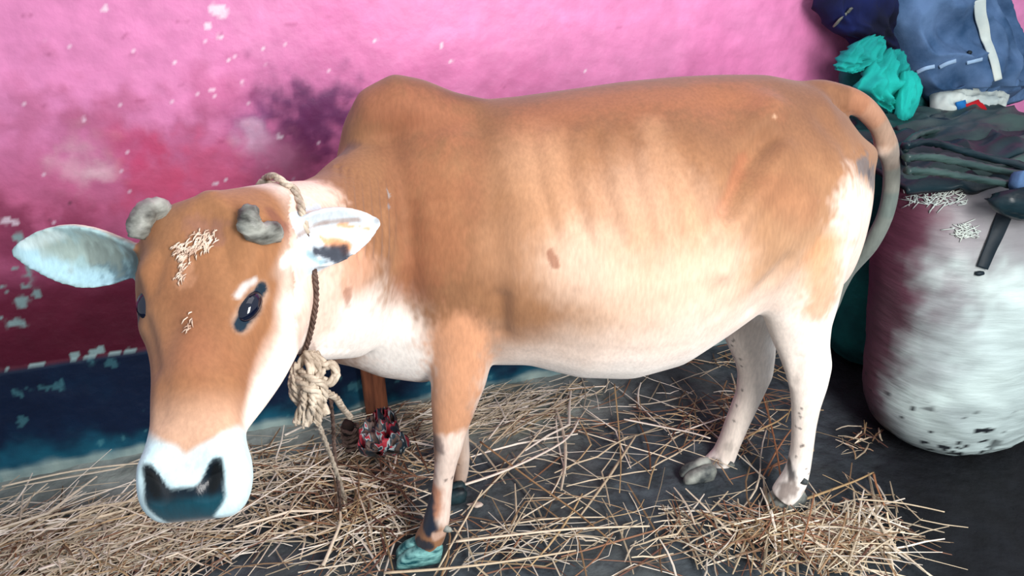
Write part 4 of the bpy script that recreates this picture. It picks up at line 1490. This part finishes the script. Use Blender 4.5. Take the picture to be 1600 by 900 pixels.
def add_stalk(rings, col):
    b0 = len(SV)
    for r_ in rings:
        SV.extend(r_)
    m_ = len(rings)
    for i in range(m_-1):
        for j in range(4):
            k = (j+1) % 4
            SF.append((b0+i*4+j, b0+i*4+k, b0+(i+1)*4+k, b0+(i+1)*4+j))
    SF.append((b0+3, b0+2, b0+1, b0)); e0 = b0+(m_-1)*4; SF.append((e0, e0+1, e0+2, e0+3))
    SC.extend([col]*(4*m_))


HOOVES = [(W(*on_floor(657, 868)), .062), (W(*on_floor(708, 778)), .05), (W(*on_floor(1225, 782)), .042), (W(*on_floor(1092, 742)), .06)]


def seg_hit(g_, hp, hr):
    for a_, b2 in zip(g_[:-1], g_[1:]):
        for t in (0, .25, .5, .75):
            x = a_[1][0]*(1-t)+b2[1][0]*t; y = a_[1][1]*(1-t)+b2[1][1]*t
            if (x-hp.x)**2 + (y-hp.y)**2 < hr*hr:
                return True
    return False


# clusters: pixel centre on the floor, pixel radii, count, heading spread, height of the heap, share of pale stalks
def cluster(u, v, ru, rv, num, head, spread, heap, pale, lmin, lmax, wmax=.0032):
    for k in range(num):
        while True:
            a_, b2 = rs.gauss(0, .5), rs.gauss(0, .5)
            if a_*a_+b2*b2 < 1.4:
                break
        p = W(*on_floor(u+a_*ru, v+b2*rv))
        if p.y > -.03:
            continue
        dome = heap*math.exp(-(a_*a_+b2*b2)*1.2)
        z = rs.uniform(.15, 1)*dome + .004
        ln = rs.uniform(lmin, lmax)
        ang = rs.gauss(head, spread)
        if p.y + abs(math.sin(ang))*ln/2 > -.03:
            ang *= .2
            if p.y > -.08: ang = rs.uniform(-.15, .15)
        r_ = rs.random()
        col = rs.choice(PALE) if r_ < pale else (rs.choice(MID) if r_ < pale+(1-pale)*.55 else rs.choice(RED))
        col = (col*.93 + col.mean()*.07)*rs.uniform(.5, 1.12)
        g_ = stalk_geo(p.x, p.y, z, ang, ln, rs.uniform(.0010, wmax), rs.gauss(0, .10)*(.35 if ln > .22 else 1), rs.gauss(0, .35), rs)
        if any(seg_hit(g_, hp, hr) for hp, hr in HOOVES):
            continue
        add_stalk(g_, np.clip(col, 0, 1))


# heading is the world angle on the floor
cluster(60, 860, 190, 70, 440, .45, .55, .045, .8, .05, .30)
cluster(220, 845, 180, 60, 270, .35, .5, .040, .8, .05, .30)
cluster(120, 880, 190, 40, 420, .3, 1.2, .05, .75, .03, .12)
cluster(430, 755, 130, 60, 150, .1, .7, .03, .75, .08, .32)
cluster(330, 850, 160, 40, 70, .3, .8, .01, .7, .04, .15)
cluster(570, 780, 120, 90, 210, -.8, .8, .05, .35, .08, .34)
cluster(600, 700, 120, 60, 130, .2, .9, .05, .6, .06, .25)
cluster(620, 860, 170, 60, 110, .1, .9, .02, .6, .06, .30)
cluster(740, 650, 170, 30, 210, .22, .35, .028, .85, .10, .36)
cluster(850, 610, 150, 30, 35, .35, .5, .015, .7, .08, .30)
cluster(880, 740, 260, 110, 62, .1, 1.1, .010, .6, .08, .36)
cluster(820, 860, 260, 50, 85, .15, .7, .018, .65, .08, .38)
cluster(1000, 650, 200, 60, 38, .1, 1.0, .010, .55, .08, .36)
cluster(1120, 710, 120, 100, 62, .4, 1.1, .02, .45, .08, .32)
cluster(1160, 640, 120, 80, 60, .5, 1.1, .03, .15, .08, .30)
cluster(1240, 835, 120, 40, 170, .2, 1.1, .05, .45, .06, .28)
cluster(1290, 860, 130, 60, 170, .2, 1.1, .05, .55, .06, .28)
cluster(1350, 830, 90, 60, 60, -.2, .8, .02, .6, .08, .30)
cluster(1070, 840, 110, 60, 60, .8, .8, .02, .6, .08, .28)
cluster(1345, 690, 30, 30, 26, .4, .9, .015, .5, .03, .10)
cluster(1060, 560, 110, 30, 30, .2, .8, .005, .3, .06, .22)
cluster(150, 830, 200, 80, 34, .45, .3, .05, 1.0, .28, .55, .0052)
cluster(480, 790, 140, 90, 20, .2, .8, .05, .9, .22, .45, .0048)
cluster(800, 690, 200, 90, 22, .25, .6, .03, .9, .22, .45, .0046)
cluster(1290, 850, 140, 60, 16, .3, .9, .05, .9, .2, .4, .0048)
# feet keep clear: lift nothing through the claws
o = mesh_obj('straw_litter', SV, SF, M['straw'], cols=np.array(SC), smooth=False)
tag(o, 'dry straw strewn and heaped over the mud floor under the cow', 'straw', kind='stuff')

# single long stalks that stand out
LS = [
    ([(700, 765), (790, 735), (880, 690), (905, 655)], .0042, PALE[2], 'broad pale stalk slanting on bare mud right of the front leg'),
    ([(3, 760), (120, 735), (240, 722), (350, 718)], .0036, PALE[0], 'long pale stalk curving left of the muzzle, near the wall'),
    ([(60, 890), (170, 850), (300, 770), (395, 700)], .0040, PALE[2], 'long thick stalk running up past the left of the muzzle'),
    ([(445, 680), (500, 655), (560, 640), (612, 618)], .0040, PALE[2], 'long stalk slanting up to the foot of the wooden post'),
    ([(385, 745), (450, 735), (520, 745), (590, 762)], .0040, PALE[2], 'pale stalk lying flat right of the muzzle'),
    ([(505, 884), (520, 848), (532, 815), (530, 785)], .0046, PALE[0], 'wide pale blade standing upright below the rope end'),
    ([(600, 895), (700, 888), (800, 876), (900, 860)], .0036, PALE[1], 'long pale stalk in front of the near front hoof'),
    ([(712, 846), (780, 838), (900, 826), (1015, 822)], .0038, PALE[0], 'longest straight stalk right of the near front hoof'),
    ([(750, 690), (830, 750), (900, 800), (960, 850)], .0030, MID[1], 'brown stalk running down right in the middle of the bare mud'),
    ([(960, 600), (966, 660), (970, 720), (968, 770)], .0026, MID[0], 'thin upright brown stalk under the belly'),
    ([(975, 655), (1040, 668), (1080, 676), (1110, 685)], .0034, PALE[2], 'pale stalk lying left of the far hind foot'),
    ([(1190, 610), (1205, 665), (1216, 720), (1222, 770)], .0032, RED[2], 'reddish stalk standing between the hind legs'),
    ([(1155, 690), (1190, 670), (1215, 658), (1232, 645)], .0034, MID[0], 'yellow-brown stalk leaning across between the hind legs'),
    ([(1258, 780), (1300, 765), (1340, 750), (1365, 738)], .0036, MID[0], 'long golden stalk pointing at the white sack from the near hind foot'),
    ([(1365, 740), (1370, 760), (1382, 790)], .0034, RED[2], 'bent brown stalk standing before the white sack'),
    ([(1340, 780), (1400, 785), (1440, 792), (1476, 800)], .0026, PALE[1], 'thin pale stalk reaching furthest right over the dark floor'),
    ([(1385, 850), (1392, 830), (1388, 812), (1386, 800)], .0036, PALE[1], 'short upright blade in the right-hand heap'),
    ([(1300, 850), (1390, 855), (1430, 880), (1450, 897)], .0032, PALE[0], 'curving pale stalk at the lower right of the heap'),
]
for i, (pp, w_, col, lb) in enumerate(LS):
    L3 = [on_floor(u, v, .03 + .012*math.sin(j*1.3+i)) for j, (u, v) in enumerate(pp)]
    b_ = Buf(); sp = smooth_path(L3, 5)
    ribbon(b_, L3, (w_, w_*.55), w_*.45, np.cross(L3[-1]-L3[0], (0, 0, 1)))
    m_ = mesh_obj('straw_stalk', b_.world(), b_.f, M['straw'], cols=np.tile(col, (len(b_.v), 1)))
    tag(m_, lb, 'straw', 'long single straw stalks')
# pale flake of husk
p = on_floor(742, 790, .004)
b_ = Buf()
b_.loft([[p + np.array([.02*k*math.cos(a_)+.004*math.cos(3*a_), .011*k*math.sin(a_)+.003*math.sin(2*a_), h_]) for a_ in np.linspace(0, 2*math.pi, 14, endpoint=False)] for k, h_ in ((.8, 0), (1, .003), (.9, .006), (.5, .008))])
M['flake'] = flat_mat('pale flake', (206, 190, 176), rough=.8, rgb2=(150, 130, 120), vscale=60, bump=.4)
tag(mesh_obj('husk_flake', b_.world(), b_.f, M['flake']), 'small pale oval flake lying on the mud right of the front leg', 'flake')
